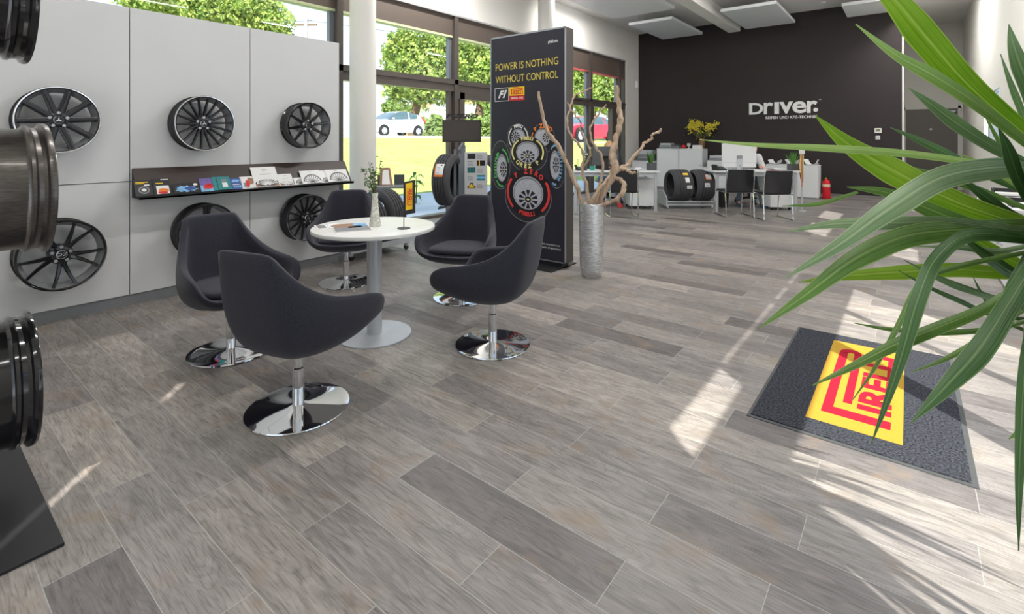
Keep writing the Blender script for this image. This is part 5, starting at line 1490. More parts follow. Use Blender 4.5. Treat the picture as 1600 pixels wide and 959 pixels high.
tyre(.315, .36, .23, 'tyre', 'right tyre on the trolley, with two white labels', 'tyre', 'tyres on the trolley', c2_ + Vector((CS, SN, 0)) * .02, YAW + rad(4), [(.04, PI - .62, .055, .18, 'eu'), (.0, PI - .1, .045, .13, 'bar')])

# storage along the back wall
def cabinet(lo, hi, label, doors=1, knob=True, name='cabinet', group='white cabinets along the back wall', face='-Y'):
    t = thing(name, label, 'cabinet', ((lo[0] + hi[0]) / 2, (lo[1] + hi[1]) / 2, 0), group=group)
    w, d, h = hi[0] - lo[0], hi[1] - lo[1], hi[2]
    MB().b2((-w / 2, -d / 2 + .02, .03), (w / 2, d / 2, h - .02)).b2((-w / 2 + .02, -d / 2 + .05, 0), (w / 2 - .02, d / 2, .03)).build('body', OFFWHITE, t, smooth=0)
    MB().b2((-w / 2 - .004, -d / 2, h - .022), (w / 2 + .004, d / 2, h)).build('top', OFFWHITE, t, smooth=0, bevel=.003)
    for q in range(doors):
        a, b = -w / 2 + w * q / doors + .004, -w / 2 + w * (q + 1) / doors - .004
        dr = MB().b2((a, -d / 2, .035), (b, -d / 2 + .018, h - .026)).build('door', OFFWHITE, t, smooth=0, bevel=.003)
        MB().lathe([(0, 0), (.012, 0), (.012, .018), (0, .018)], 12, T(a + .05 if q % 2 else b - .05, -d / 2, h * .6) @ RX(PI / 2)).build('knob', STEEL, dr)
    return t
cabinet((-5.52, 13.48, 0), (-4.905, 13.92, 1.09), 'left tall white cabinet at the black wall, printers on top')
cabinet((-4.895, 13.48, 0), (-4.27, 13.92, 1.09), 'right tall white cabinet at the black wall, flowers on top')
cabinet((-6.22, 13.4, 0), (-5.56, 13.9, .74), 'low white cabinet in the corner under the grey printer')
cabinet((-2.64, 12.95, 0), (-1.58, 13.4, .755), 'low white cabinet covered with papers behind the right desk', 2)
def printer(loc, w, d, h, label, mat, mat2, rz=0.0):
    t = thing('printer', label, 'printer', loc, rz, 'printers in the office')
    MB().b2((-w / 2, -d / 2, 0), (w / 2, d / 2, h * .6)).build('body', mat, t, smooth=0, bevel=.012)
    MB().b2((-w / 2 + .02, -d / 2 + .03, h * .6), (w / 2 - .02, d / 2, h)).build('lid', mat2, t, smooth=0, bevel=.012)
    MB().b2((-w / 2 + .05, -d / 2 - .06, h * .25), (w / 2 - .05, -d / 2 + .01, h * .3)).build('paper_tray', mat2, t, smooth=0, bevel=.003)
printer((-5.3, 13.68, 1.09), .34, .34, .15, 'grey printer on the left tall cabinet', MIDGREY, LTGREY)
printer((-4.95 - .06, 13.66, 1.09), .22, .28, .11, 'smaller grey machine next to the grey printer on the tall cabinets', MIDGREY, DKGREY)
printer((-5.85, 13.62, .74), .42, .40, .30, 'grey printer with white lid on the low corner cabinet', MIDGREY, LTGREY)
cq = thing('copier', 'white floor copier behind the left side of the right desk', 'copier', (-3.82, 13.5, 0))
MB().b2((-.25, -.28, .02), (.25, .3, .80)).b2((-.42, -.2, .25), (-.25, .3, .62)).build('body', OFFWHITE, cq, smooth=0, bevel=.01)
MB().b2((-.22, -.25, .80), (.22, .3, .86)).build('scanner', MIDGREY, cq, smooth=0, bevel=.006)
MB().b2((-.2, -.24, .86), (.2, .3, .93)).build('lid', LTGREY, cq, smooth=0, bevel=.012)
for q in range(3): MB().b2((-.24, -.295, .06 + q * .2), (.24, -.28, .24 + q * .2)).build('drawer', OFFWHITE, cq, smooth=0, bevel=.004)
# things on the tall cabinets
tag(MB().ball((0, 0, .055), (.055, .055, .052), 18).cyl((0, 0, .1), (.01, 0, .13), .004, n=6).build('red_apple', RED, loc=(-4.80, 13.58, 1.09)), 'red apple-shaped ball on the right tall cabinet', 'ornament')
fg = thing('desk_clock', 'small white standing clock on the right tall cabinet', 'clock', (-4.66, 13.58, 1.09))
MB().lathe([(0, 0), (.05, 0), (.05, .01), (.012, .02), (.012, .06), (0, .06)], 18).build('foot', PAPER, fg)
MB().b2((-.045, -.02, .06), (.045, .02, .15)).build('dial', LTGREY, fg, bevel=.01)
tag(MB().b2((-.13, -.1, 0), (.13, .02, .03)).b2((-.12, -.09, .03), (.12, .01, .10)).build('paper_box', PAPER, loc=(-4.42, 13.6, 1.09), smooth=0, bevel=.004), 'white box of papers at the right end of the tall cabinets', 'box')
fbv = thing('flower_vase', 'brown vase with a big bunch of yellow blossom before the black wall', 'flowers', (-4.36, 13.72, 1.09))
MB().lathe([(0, 0), (.05, 0), (.085, .07), (.095, .15), (.07, .24), (.05, .27), (.06, .29), (.052, .29), (.045, .27), (0, .2)], 28).build('vase_body', M('amber_vase', (120, 86, 40), .25, var=.3), fbv)
rnd = random.Random(12); ms, mb, ml = MB(), MB(), MB()
for k in range(46):
    if k < 30: e = Vector((rnd.gauss(-.20, .12), rnd.gauss(0, .05), rnd.gauss(.60, .075)))
    else: e = Vector((rnd.gauss(.20, .13), rnd.gauss(0, .07), rnd.gauss(.57, .07) + .0))
    if k >= 30: e.z += (e.x - .2) * .4
    ms.tube(crom([(0, 0, .2), e * .5 + Vector((0, 0, .1)), e], 3), .003, 4)
    for q in range(16):
        mb.ball(e + Vector((rnd.gauss(0, .035), rnd.gauss(0, .035), rnd.gauss(0, .035))), .015, 6)
for k in range(60):
    p = Vector((rnd.gauss(0, .17), rnd.gauss(0, .07), rnd.gauss(.40, .06))); d = Vector((rnd.gauss(0, 1), rnd.gauss(0, 1), rnd.gauss(0, 1))).normalized(); s_ = d.orthogonal().normalized()
    ml.add([p, p + d * .03 + s_ * .014, p + d * .06, p + d * .03 - s_ * .014], [(0, 1, 2, 3)], 0)
ms.build('stem', BARK, fbv); mb.build('blossom', FLOWER, fbv); ml.build('foliage', HERB, fbv, smooth=0)
papers((-2.48, 13.17, .757), 0, 0, 'curled papers at the left end of the low papered cabinet', 5, .22, .26, 11, -YAW, .09)
papers((-2.11, 13.17, .757), 0, 0, 'fanned papers in the middle of the low papered cabinet', 5, .22, .26, 12, -YAW, .10)
papers((-1.74, 13.17, .757), 0, 0, 'upcurled papers at the right end of the low papered cabinet', 4, .24, .26, 13, -YAW, .12)
# extinguisher
ex = thing('fire_extinguisher', 'red fire extinguisher on the floor at the black wall', 'fire extinguisher', (-1.46, 13.3, 0))
MB().lathe([(0, 0), (.075, 0), (.08, .012), (.08, .36), (.07, .40), (.03, .425), (.022, .45), (0, .45)], 32).build('cylinder', RED, ex)
MB().cyl((0, 0, .44), (0, 0, .48), .02, n=14).b2((-.012, -.1, .475), (.012, .02, .49)).b2((-.012, -.09, .505), (.012, .02, .517)).build('valve', BLACKP, ex)
MB().tube(crom([(.02, 0, .46), (.06, -.02, .47), (.09, -.03, .38), (.088, -.03, .2)], 5), .01, 8).build('hose', BLACKP, ex)
MB().lathe([(.0805, .27), (.0805, .33)], 32).build('label_band', M('cream_label', (226, 210, 180), .5), ex)
MB().lathe([(0, 0), (.02, 0), (.02, .012), (0, .012)], 14, T(-.005, -.025, .465) @ RX(PI / 2)).build('gauge', YELLOW, ex)
# logo wall fittings
lg = thing('wall_logo', 'white company lettering on the black wall', 'wall sign', (-2.47, YB, 2.1))
def lx(px, py): 
    p = WY(px, py, YB); return p.x + 2.47, p.z - 2.1
xh = 0.30
def letter(ch, xc, size, sx, dz=0.0, off=.018):
    mb = MB(); mb.text(ch, size, T(xc, -.012, dz) @ RX(PI / 2), depth=.02, sx=sx, off=off)
    return mb
mbl = MB()
def px2x(zx): return lx(1160 + zx * .0875, 170)[0]
# D
X = [px2x(v) for v in (122, 375, 385, 550, 572, 655, 662, 905, 892, 1145, 1155, 1340, 1268, 1352)]
zb_, ztp = -.12, .175
zc_ = (zb_ + ztp) / 2; Hh = ztp - zb_
def fit(ch, x0, x1, size, zc):
    t_ = MB(); t_.text(ch, size, I4, depth=.02, off=size * .022)
    a = min(v.x for v in t_.v); b = max(v.x for v in t_.v); c = min(v.y for v in t_.v); d = max(v.y for v in t_.v)
    m = T((x0 + x1) / 2, -.012, zc) @ RX(PI / 2) @ Matrix.Diagonal(((x1 - x0) / (b - a), Hh / (d - c), 1, 1)) @ T(-(a + b) / 2, -(c + d) / 2, 0)
    mbl.add(t_.v, t_.f, 0, m)
fit('D', X[0], X[1], .35, zc_); fit('r', X[2], X[3], .35, zc_)
mbl.b2((X[4], -.022, zb_), (X[5], -.002, ztp))
fit('v', X[6], X[7], .35, zc_); fit('e', X[8], X[9], .35, zc_); fit('r', X[10], X[11], .35, zc_)
mbl.lathe([(0, -.01), ((X[13] - X[12]) / 2, -.01), ((X[13] - X[12]) / 2, .01), (0, .01)], 32, T((X[12] + X[13]) / 2, -.0125, zb_ + .07) @ RX(PI / 2))
mbl.build('lettering', PAPER, lg, smooth=0)
mb = MB(); mb.text_fit('REIFEN UND KFZ-TECHNIK', .098, px2x(420), px2x(1345), -.008, -.215, off=.0012, depth=.012)
mb.text('TM', .035, T(px2x(1385), -.008, .19) @ RX(PI / 2), depth=.01)
mb.build('subtitle', PAPER, lg, smooth=0)
p = WY(1372, 204, YB)
th = thing('thermostat', 'white thermostat with dark display on the black wall', 'thermostat', (p.x, YB, p.z))
MB().b2((-.065, -.025, -.055), (.065, 0, .055)).build('case', PAPER, th, smooth=0, bevel=.006)
MB().b2((-.042, -.027, -.02), (.042, -.024, .035)).build('display', M('lcd_olive', (120, 124, 84), .3), th, smooth=0)
p = WY(1371.5, 215, YB)
ls = thing('light_switch', 'white light switch under the thermostat', 'switch', (p.x, YB, p.z))
MB().b2((-.042, -.012, -.042), (.042, 0, .042)).build('plate', PAPER, ls, smooth=0, bevel=.004)
MB().b2((-.03, -.018, -.03), (.03, -.011, .03)).build('rocker', LTGREY, ls, smooth=0, bevel=.003)
p = WY(1331, 237, YB)
tag(MB().b2((-.05, -.02, -.05), (.05, 0, .05)).lathe([(0, 0), (.03, 0), (.03, .004), (0, .004)], 20, T(0, -.02, 0) @ RX(PI / 2)).build('wall_socket', PAPER, loc=(p.x, YB, p.z), smooth=0, bevel=.003), 'white wall socket low on the black wall behind a bright leaf', 'socket')
p = WX(997, 133, XL + .001)
tag(MB().b2((0, -.05, -.1), (.06, .05, .1)).b2((.06, -.03, -.07), (.07, .03, .03)).build('motion_sensor', PAPER, loc=(XL, 13.8, p.z if p.z < 4 else 2.9), smooth=0, bevel=.01), 'small white sensor box high in the back left corner', 'sensor')

# white drawer cabinets by the right wall
def side_cab(y0, y1, h, label, x0=.655):
    t = thing('drawer_cabinet', label, 'cabinet', ((x0 + XR) / 2, (y0 + y1) / 2, 0), group='drawer cabinets along the right wall')
    w, l = XR - x0 - .01, y1 - y0
    MB().b2((-w / 2 + .018, -l / 2, .03), (w / 2, l / 2, h - .025)).b2((-w / 2 + .05, -l / 2 + .02, 0), (w / 2, l / 2 - .02, .03)).build('body', OFFWHITE, t, smooth=0)
    MB().b2((-w / 2 - .004, -l / 2 - .004, h - .025), (w / 2, l / 2 + .004, h)).build('top', OFFWHITE, t, smooth=0, bevel=.003)
    for q in range(2):
        for r_ in range(2):
            a, b = -l / 2 + l * q / 2 + .004, -l / 2 + l * (q + 1) / 2 - .004
            zz0, zz1 = (.035, h * .62) if r_ == 0 else (h * .63, h - .03)
            dr = MB().b2((-w / 2, a, zz0), (-w / 2 + .018, b, zz1)).build('drawer', OFFWHITE, t, smooth=0, bevel=.003)
            MB().tube([(-w / 2, (a + b) / 2 - .07, zz1 - .06), (-w / 2 - .025, (a + b) / 2 - .07, zz1 - .06), (-w / 2 - .025, (a + b) / 2 + .07, zz1 - .06), (-w / 2, (a + b) / 2 + .07, zz1 - .06)], .006, 8).build('handle', STEEL, dr)
side_cab(6.06, 7.1, .72, 'white drawer cabinet by the right wall, nearest the plant')
side_cab(7.25, 8.3, .72, 'white drawer cabinet by the right wall, farther one')
for (y, lb, z) in ((6.4, 'black letter tray on the nearer drawer cabinet', .72), (7.6, 'black letter tray on the farther drawer cabinet', .72)):
    t = thing('letter_tray', lb, 'tray', (.88, y, z), group='black trays on the drawer cabinets')
    MB().b2((-.16, -.13, 0), (.16, .13, .008)).b2((-.16, -.13, 0), (-.152, .13, .07)).b2((.152, -.13, 0), (.16, .13, .07)).b2((-.16, .122, 0), (.16, .13, .07)).build('tray_body', BLACKP, t, smooth=0)
    MB().b2((-.14, -.12, .008), (.14, .11, .03)).build('paper', PAPER, t, smooth=0)

# ------------------------------------------------------------------ potted yucca at the right edge
CR = D(1648, 335, .86)
yc = thing('potted_yucca', 'tall green yucca with long arching leaves at the right edge', 'potted plant', (CR.x, CR.y, 0))
yo = Vector((CR.x, CR.y, 0))
MB().lathe([(0, 0), (.13, 0), (.14, .01), (.175, .30), (.18, .33), (.165, .33), (.158, .29), (0, .27)], 40).build('pot', LTGREY, yc)
MB().lathe([(0, .295), (.16, .295)], 30).build('soil', SOIL, yc)
MB().tube(crom([(0, 0, .28), (.015, .01, .6), (-.01, .0, .9), (0, 0, CR.z + .02)], 6), [.032, .026, .028, .03], 14).build('trunk', BARK, yc)
def leaf(mb, pts, wpx, mi, tw=0.35, world=False, fold=.22):
    """pts: (px, py, depth) from tip to base"""
    P_ = crom([p if world else (D(*p) - yo) for p in pts], 7)
    n = len(P_)
    vs, fs = [], []
    for i, p in enumerate(P_):
        f = i / (n - 1)
        t = (P_[min(i + 1, n - 1)] - P_[max(i - 1, 0)]).normalized()
        view = (p + yo - ORG).normalized() if not world else Vector((0, 0, 1))
        s = t.cross(view)
        if s.length < 1e-4: s = t.orthogonal()
        s.normalize()
        nrm = s.cross(t)
        s2 = (s * math.cos(tw) + nrm * math.sin(tw)).normalized()
        n2 = s2.cross(t)
        rel = p + yo - ORG
        dep = (rel.x * -SN + rel.y * CS) if not world else F_PX
        prof = min(1.0, (f / .45) ** .8) if f < .45 else 1.0 - .35 * ((f - .45) / .55) ** 1.5
        if world:
            hw = max(.0006, .5 * wpx * prof)
        else:
            def pj(q):
                r_ = q + yo - ORG
                d_ = r_.x * -SN + r_.y * CS
                return Vector((F_PX * (r_.x * CS + r_.y * SN) / d_, -F_PX * r_.z / d_, 0))
            ppm = (pj(p + s * .002) - pj(p - s * .002)).length / .004
            hw = max(.0006, .5 * wpx * prof / ppm)
        for k, h in ((-1, 1), (-.5, .45), (0, 0), (.5, .45), (1, 1)):
            vs.append(p + s2 * hw * k + n2 * hw * fold * h); mb.st.append((k, f))
        for k in range(5):
            vs.append(vs[-5] - n2 * .0008); mb.st.append(mb.st[-5])
    W_ = 10
    for i in range(n - 1):
        a, b = i * W_, (i + 1) * W_
        for k in range(4):
            fs.append((a + k, a + k + 1, b + k + 1, b + k)); fs.append((a + 5 + k, b + 5 + k, b + 6 + k, a + 6 + k))
        fs.append((a, b, b + 5, a + 5)); fs.append((a + 4, a + 9, b + 9, b + 4))
    mb.add(vs, fs, mi)
dC = .86
LV = [  # points tip -> base, width px, material (0 mid,1 dark,2 backlit,3 grey-green), twist
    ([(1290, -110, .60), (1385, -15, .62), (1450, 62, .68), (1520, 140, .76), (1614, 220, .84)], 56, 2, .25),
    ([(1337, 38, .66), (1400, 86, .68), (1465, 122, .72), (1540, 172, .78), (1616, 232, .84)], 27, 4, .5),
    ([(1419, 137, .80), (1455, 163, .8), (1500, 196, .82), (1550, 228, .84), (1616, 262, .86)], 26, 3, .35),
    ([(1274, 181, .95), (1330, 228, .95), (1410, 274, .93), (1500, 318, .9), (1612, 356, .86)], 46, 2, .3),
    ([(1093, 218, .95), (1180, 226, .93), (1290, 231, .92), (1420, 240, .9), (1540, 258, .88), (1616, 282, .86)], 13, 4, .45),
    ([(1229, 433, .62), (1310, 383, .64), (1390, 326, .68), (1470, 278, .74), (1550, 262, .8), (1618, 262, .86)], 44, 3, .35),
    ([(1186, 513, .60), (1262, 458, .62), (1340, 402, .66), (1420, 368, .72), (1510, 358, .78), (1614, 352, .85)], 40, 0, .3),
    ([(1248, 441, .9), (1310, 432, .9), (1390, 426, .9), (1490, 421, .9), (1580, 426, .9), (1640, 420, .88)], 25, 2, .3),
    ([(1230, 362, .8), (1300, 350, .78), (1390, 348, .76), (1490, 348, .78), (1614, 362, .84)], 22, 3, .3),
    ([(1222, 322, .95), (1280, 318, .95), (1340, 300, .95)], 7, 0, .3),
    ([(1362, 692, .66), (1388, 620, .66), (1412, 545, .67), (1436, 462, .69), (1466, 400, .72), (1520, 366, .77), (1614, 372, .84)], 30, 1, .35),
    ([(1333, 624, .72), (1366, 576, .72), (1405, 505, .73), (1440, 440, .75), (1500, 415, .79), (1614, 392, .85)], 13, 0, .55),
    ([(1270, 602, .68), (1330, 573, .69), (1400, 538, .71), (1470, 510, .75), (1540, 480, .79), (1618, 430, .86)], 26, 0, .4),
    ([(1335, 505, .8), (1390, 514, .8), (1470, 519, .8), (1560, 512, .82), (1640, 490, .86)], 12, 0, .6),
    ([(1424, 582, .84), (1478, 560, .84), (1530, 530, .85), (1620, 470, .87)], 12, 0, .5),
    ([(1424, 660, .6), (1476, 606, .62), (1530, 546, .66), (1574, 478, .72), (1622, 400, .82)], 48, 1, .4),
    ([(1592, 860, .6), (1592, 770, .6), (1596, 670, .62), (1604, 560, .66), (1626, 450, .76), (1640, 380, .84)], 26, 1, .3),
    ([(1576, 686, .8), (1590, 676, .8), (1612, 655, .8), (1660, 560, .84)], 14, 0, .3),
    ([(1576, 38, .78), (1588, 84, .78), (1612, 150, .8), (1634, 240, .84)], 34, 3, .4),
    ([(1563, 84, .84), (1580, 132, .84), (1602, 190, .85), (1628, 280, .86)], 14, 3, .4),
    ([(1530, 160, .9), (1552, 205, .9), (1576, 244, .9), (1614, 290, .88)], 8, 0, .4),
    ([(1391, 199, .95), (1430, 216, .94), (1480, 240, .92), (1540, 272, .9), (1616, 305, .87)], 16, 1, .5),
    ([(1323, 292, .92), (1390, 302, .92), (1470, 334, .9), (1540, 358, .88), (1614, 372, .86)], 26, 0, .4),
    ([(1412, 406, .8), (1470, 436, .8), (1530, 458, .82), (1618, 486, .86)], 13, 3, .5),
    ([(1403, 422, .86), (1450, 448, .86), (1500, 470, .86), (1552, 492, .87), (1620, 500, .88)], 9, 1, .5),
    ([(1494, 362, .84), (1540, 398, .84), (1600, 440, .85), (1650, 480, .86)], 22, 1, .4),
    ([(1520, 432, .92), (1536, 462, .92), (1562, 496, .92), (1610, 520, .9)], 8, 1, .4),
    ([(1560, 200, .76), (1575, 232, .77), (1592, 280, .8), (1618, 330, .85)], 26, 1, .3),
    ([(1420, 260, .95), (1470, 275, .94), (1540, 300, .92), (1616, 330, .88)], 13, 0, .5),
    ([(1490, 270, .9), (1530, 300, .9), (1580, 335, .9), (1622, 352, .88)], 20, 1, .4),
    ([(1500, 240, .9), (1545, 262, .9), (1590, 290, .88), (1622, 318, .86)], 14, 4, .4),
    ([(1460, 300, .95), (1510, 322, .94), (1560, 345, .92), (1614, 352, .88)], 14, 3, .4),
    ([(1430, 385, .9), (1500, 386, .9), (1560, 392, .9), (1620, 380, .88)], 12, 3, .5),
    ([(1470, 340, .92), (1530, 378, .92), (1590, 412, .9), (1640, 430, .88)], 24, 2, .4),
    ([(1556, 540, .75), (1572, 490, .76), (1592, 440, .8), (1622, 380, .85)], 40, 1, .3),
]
mb = MB()
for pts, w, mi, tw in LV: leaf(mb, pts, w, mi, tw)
rnd = random.Random(21)
for k in range(240):   # leaves on the sides turned away from the room
    az = rnd.gauss(-.6, .6) ; elv = rnd.uniform(-.5, .8); L_ = rnd.uniform(.45, .74)
    dirv = Vector((math.cos(az) * math.cos(elv), math.sin(az) * math.cos(elv), math.sin(elv)))
    b = Vector((0, 0, CR.z + rnd.uniform(-.1, .06)))
    m_ = b + dirv * L_ * .55 + Vector((0, 0, .05)); t_ = b + dirv * L_ + Vector((0, 0, -.12 - .1 * rnd.random()))
    w_t, w_m = yo + t_, yo + m_
    # keep clear of the lens
    ok = True
    for q in (w_t, w_m):
        rel = q - Vector((0, 0, EYE)); dd = rel.x * -SN + rel.y * CS; la = rel.x * CS + rel.y * SN
        if dd < .15 or la / max(dd, .01) < 1.06: ok = False
        if q.x > XR - .03: ok = False
    if ok: leaf(mb, [t_, m_, b + dirv * .1, b], .054, rnd.choice((0, 1, 3)), rnd.uniform(-.4, .4), True)
mb.build('foliage', [LEAF, LEAFD, LEAFLIT, LEAFG, leaf_mat('yucca_leaf_light', (145, 186, 82), (200, 227, 148), (234, 250, 182), .35)], yc, smooth=60)

# ------------------------------------------------------------------ outside
def ground(x, y):
    t = min(1.0, max(0.0, (-9.6 - x) / 12.2))
    z = -.04 + 1.58 * (t ** .95)
    if y > 15.5 and x > -17.5:
        s = min(1.0, (y - 15.5) / 3.0) * min(1.0, (x + 17.5) / 2.0)
        z = max(z, -.04 + 1.24 * s)
    return z
xs = [-6.6, -7.5, -8.5, -9.6, -10.2, -11, -12, -13, -14, -15, -16, -17, -18, -19, -20, -20.9, -22, -24, -27, -32, -40, -60, -90, -130]
ys = [-60, -30, -15, -8, -4, 0, 2, 4, 6, 8, 10, 12, 14, 15.5, 16, 16.5, 17, 17.5, 18, 18.5, 19, 20, 22, 25, 30, 40, 60, 100, 160]
mb = MB()
vs = [(x, y, ground(x, y)) for x in xs for y in ys]
fs = [(i * len(ys) + j, i * len(ys) + j + 1, (i + 1) * len(ys) + j + 1, (i + 1) * len(ys) + j) for i in range(len(xs) - 1) for j in range(len(ys) - 1)]
lw = mb.add(vs, fs).build('lawn', LAWN, smooth=180)
lw['kind'] = 'structure'; lw['label'] = 'sunny yellow-green lawn rising towards the road'
struct(MB().b2((-9.6, -1.7, -.2), (-6.58, 14.4, -.015)).build('terrace', PAVE, smooth=0), 'pale paved strip along the windows')
struct(MB().b2((-27, -60, 1.3), (-20.9, 100, 1.565)).build('road', ASPH, smooth=0), 'pale road behind the lawn')
struct(MB().b2((-15.5, 18.6, 1.0), (-9.5, 40, 1.215)).build('parking', ASPH, smooth=0), 'pale parking ground with the red car')
struct(MB().b2((1.3, -40, -.2), (40, 60, -.02)).b2((-6.6, -40, -.2), (1.3, -1.75, -.02)).build('forecourt', PAVE, smooth=0), 'pale paved ground outside the entrance')

def car(loc, rz, label, st, paint, wheels, wr, hw, glasscells, group=None, tail=None, name='car'):
    """st: stations (x, zb, zbelt, zroof, hwfactor); car points to +x"""
    t = thing(name, label, 'car', loc, rz)
    n = len(st); vs = []
    for (x, zb, zl, zr, k) in st:
        h = hw * k
        half = [(h * .86, zb), (h * .98, zb + .12), (h, zb + (zl - zb) * .55), (h * .965, zl), (h * .965 - (zr - zl) * .30, zr - .02 * (zr > zl + .05)), (h * .45, zr + (.02 if zr > zl + .05 else .015))]
        ring = half + [(-a, b) for a, b in reversed(half)]
        vs += [(x, a, b) for a, b in ring]
    R_ = 12; fs, mi = [], []
    mb = MB()
    for i in range(n - 1):
        for j in range(R_):
            q = (j + 1) % R_
            g = 0
            if j in (3, 7) and i in glasscells[0]: g = 1
            if j in (4, 5, 6) and i in glasscells[1]: g = 1
            mb.add([vs[i * R_ + j], vs[i * R_ + q], vs[(i + 1) * R_ + q], vs[(i + 1) * R_ + j]], [(0, 1, 2, 3)], g)
    mb.add(vs[:R_], [list(range(R_))]); mb.add(vs[-R_:], [list(range(R_))[::-1]])
    # weld
    o = mb.build('car_body', [paint, CARG], t, smooth=0)
    bm = bmesh.new(); bm.from_mesh(o.data); bmesh.ops.remove_doubles(bm, verts=bm.verts, dist=1e-4); bmesh.ops.recalc_face_normals(bm, faces=bm.faces); bm.to_mesh(o.data); bm.free()
    o.data.shade_smooth(); o.data.set_sharp_from_angle(angle=rad(32))
    for x in wheels:
        for s in (-1, 1):
            MB().lathe([(wr * 1.16, -.0), (wr * 1.16, .03)], 28, T(x, s * hw * .985 - .015, wr + .02) @ RZ(PI / 2), axis='X').build('wheel_arch', BLACKP, t)
            w_ = MB().lathe([(wr * .62, -.1), (wr * .95, -.1), (wr, -.07), (wr, .07), (wr * .95, .1), (wr * .62, .1)], 28, T(x, s * (hw - .075), wr) @ RZ(PI / 2), axis='X', closed=True).build('wheel', RUBBERP, t)
            hb = MB().lathe([(0, -.08), (wr * .66, -.08), (wr * .66, .085), (wr * .5, .1), (0, .105)], 28, T(x, s * (hw - .065), wr) @ RZ(PI / 2 * s), axis='X').build('hubcap', SILVER, w_)
            mk = MB()
            for q in range(6):
                a = 2 * PI * q / 6
                mk.ball((x + wr * .42 * math.cos(a), s * (hw + .03), wr + wr * .42 * math.sin(a)), (.03, .012, .03), 8)
            mk.build('hub_hole', DKGREY, hb)
    for s in (-1, 1):
        mr = MB(); mr.ball((st[0][0] * 0 + wheels[0] - .55, s * (hw + .09), st[4][2] + .06), (.08, .09, .06), 12).build('door_mirror', paint, t)
        MB().b2((wheels[0] - 1.55, s * hw * 1.0 - .01, .66), (wheels[0] - 1.40, s * hw + .018, .69)).build('door_handle', paint, t, smooth=0)
        if tail:
            MB().tube([Vector((tail[0][0], s * tail[0][1], tail[0][2])), Vector((tail[1][0], s * tail[1][1], tail[1][2]))], .06, 8).build('tail_lamp', TAILR, t)
        MB().ball((st[0][0] - .12, s * hw * .6, .62), (.12, .16, .08), 12).build('head_lamp', LTGREY, t)
    MB().b2((st[-1][0] - .03, -.26, .42), (st[-1][0] + .0, .26, .53)).build('number_plate', PAPER, t, smooth=0)
    return t
# station: x, z bottom, belt, roof, width factor
HB = [(1.80, .30, .58, .58, .70), (1.68, .22, .72, .74, .86), (1.30, .20, .82, .86, .96), (.92, .20, .90, .94, 1.0), (.30, .20, .93, 1.34, 1.0), (-.05, .20, .94, 1.43, 1.0), (-.55, .20, .97, 1.43, 1.0), (-.63, .20, .97, 1.42, 1.0), (-1.22, .20, 1.02, 1.30, .99), (-1.50, .22, 1.03, 1.17, .97), (-1.74, .26, .95, .98, .92), (-1.82, .32, .6, .62, .86)]
cp0 = D(614, 213, 29.4)
zg = 1.565
car((cp0.x, cp0.y, zg), -PI / 2 - .03, 'white three-door hatchback parked on the road behind the lawn', HB, CARW, (1.18, -1.22), .29, .81, ((3, 4, 5, 7), (3, 9)), tail=((-1.52, .72, 1.14), (-1.80, .76, .84)))
CP = [(2.1, .30, .52, .52, .72), (1.95, .20, .66, .68, .88), (1.5, .18, .78, .82, .97), (.75, .18, .86, .92, 1.0), (.1, .18, .88, 1.26, 1.0), (-.25, .18, .89, 1.33, 1.0), (-.75, .18, .91, 1.30, 1.0), (-.85, .18, .91, 1.29, 1.0), (-1.30, .18, .94, 1.12, 1.0), (-1.70, .20, .95, .98, .97), (-2.05, .26, .92, .95, .9), (-2.15, .34, .55, .57, .84)]
cp1 = D(909, 222, 25.6)
car((cp1.x, cp1.y, 1.215), -PI / 2 - .12, 'red coupe parked outside the far window', CP, CARR, (1.3, -1.3), .34, .92, ((3, 4, 5, 7), (3, 8)), tail=((-2.0, .62, .86), (-2.05, .8, .84)))

def tree(px, py_base, d, clusters, n, leafs, label, trunk=None, mats=None, nm='tree', group='trees outside', seed=1, lsize=.15):
    """clusters: (px, py, rx_px, ry_px) crown lobes"""
    base = D(px, py_base, d); base.z = ground(base.x, base.y)
    t = thing(nm, label, 'tree', base, group=group)
    rnd = random.Random(seed)
    k = d / F_PX
    ml, mt_ = MB(), MB()
    tot = sum(c[2] * c[3] for c in clusters)
    right = Vector((CS, SN, 0)); fw = Vector((-SN, CS, 0)); up = Vector((0, 0, 1))
    tops = []
    for (cx, cy, rx, ry) in clusters:
        c = D(cx, cy, d) - base
        tops.append(c)
        m = int(1.7 * n * rx * ry / tot)
        for q in range(m):
            v = Vector((rnd.gauss(0, 1), rnd.gauss(0, 1), rnd.gauss(0, 1))).normalized() * (rnd.random() ** .28)
            v *= 1 + .12 * math.sin(v.x * 9 + v.z * 7) 
            p = c + right * v.x * rx * k + fw * v.y * rx * k * .9 + up * v.z * ry * k
            nd = (v + Vector((rnd.gauss(0, .6), rnd.gauss(0, .6), rnd.gauss(.3, .6)))).normalized()
            a = nd.orthogonal().normalized(); b = nd.cross(a)
            th = rnd.random() * 6.28
            a2 = a * math.cos(th) + b * math.sin(th); b2_ = nd.cross(a2)
            L_ = lsize * rnd.uniform(.7, 1.4)
            ml.add([p - a2 * L_, p + b2_ * L_ * .55 + nd * L_ * .15, p + a2 * L_, p - b2_ * L_ * .55 + nd * L_ * .15], [(0, 1, 2, 3)], 1 if rnd.random() < .4 else 0)
    if trunk:
        cc = sum(tops, Vector((0, 0, 0))) / len(tops)
        mt_.tube(crom([(0, 0, -.2), (0.03, 0, 1.0), cc * .55, cc], 5), [trunk, trunk * .9, trunk * .7, trunk * .4], 10)
        for c in tops: mt_.tube([cc * .55, c], [trunk * .45, trunk * .15], 7)
        mt_.build('trunk', BARK, t)
    ml.build('crown', mats or [TREEL, TREED], t, smooth=0)
    return t
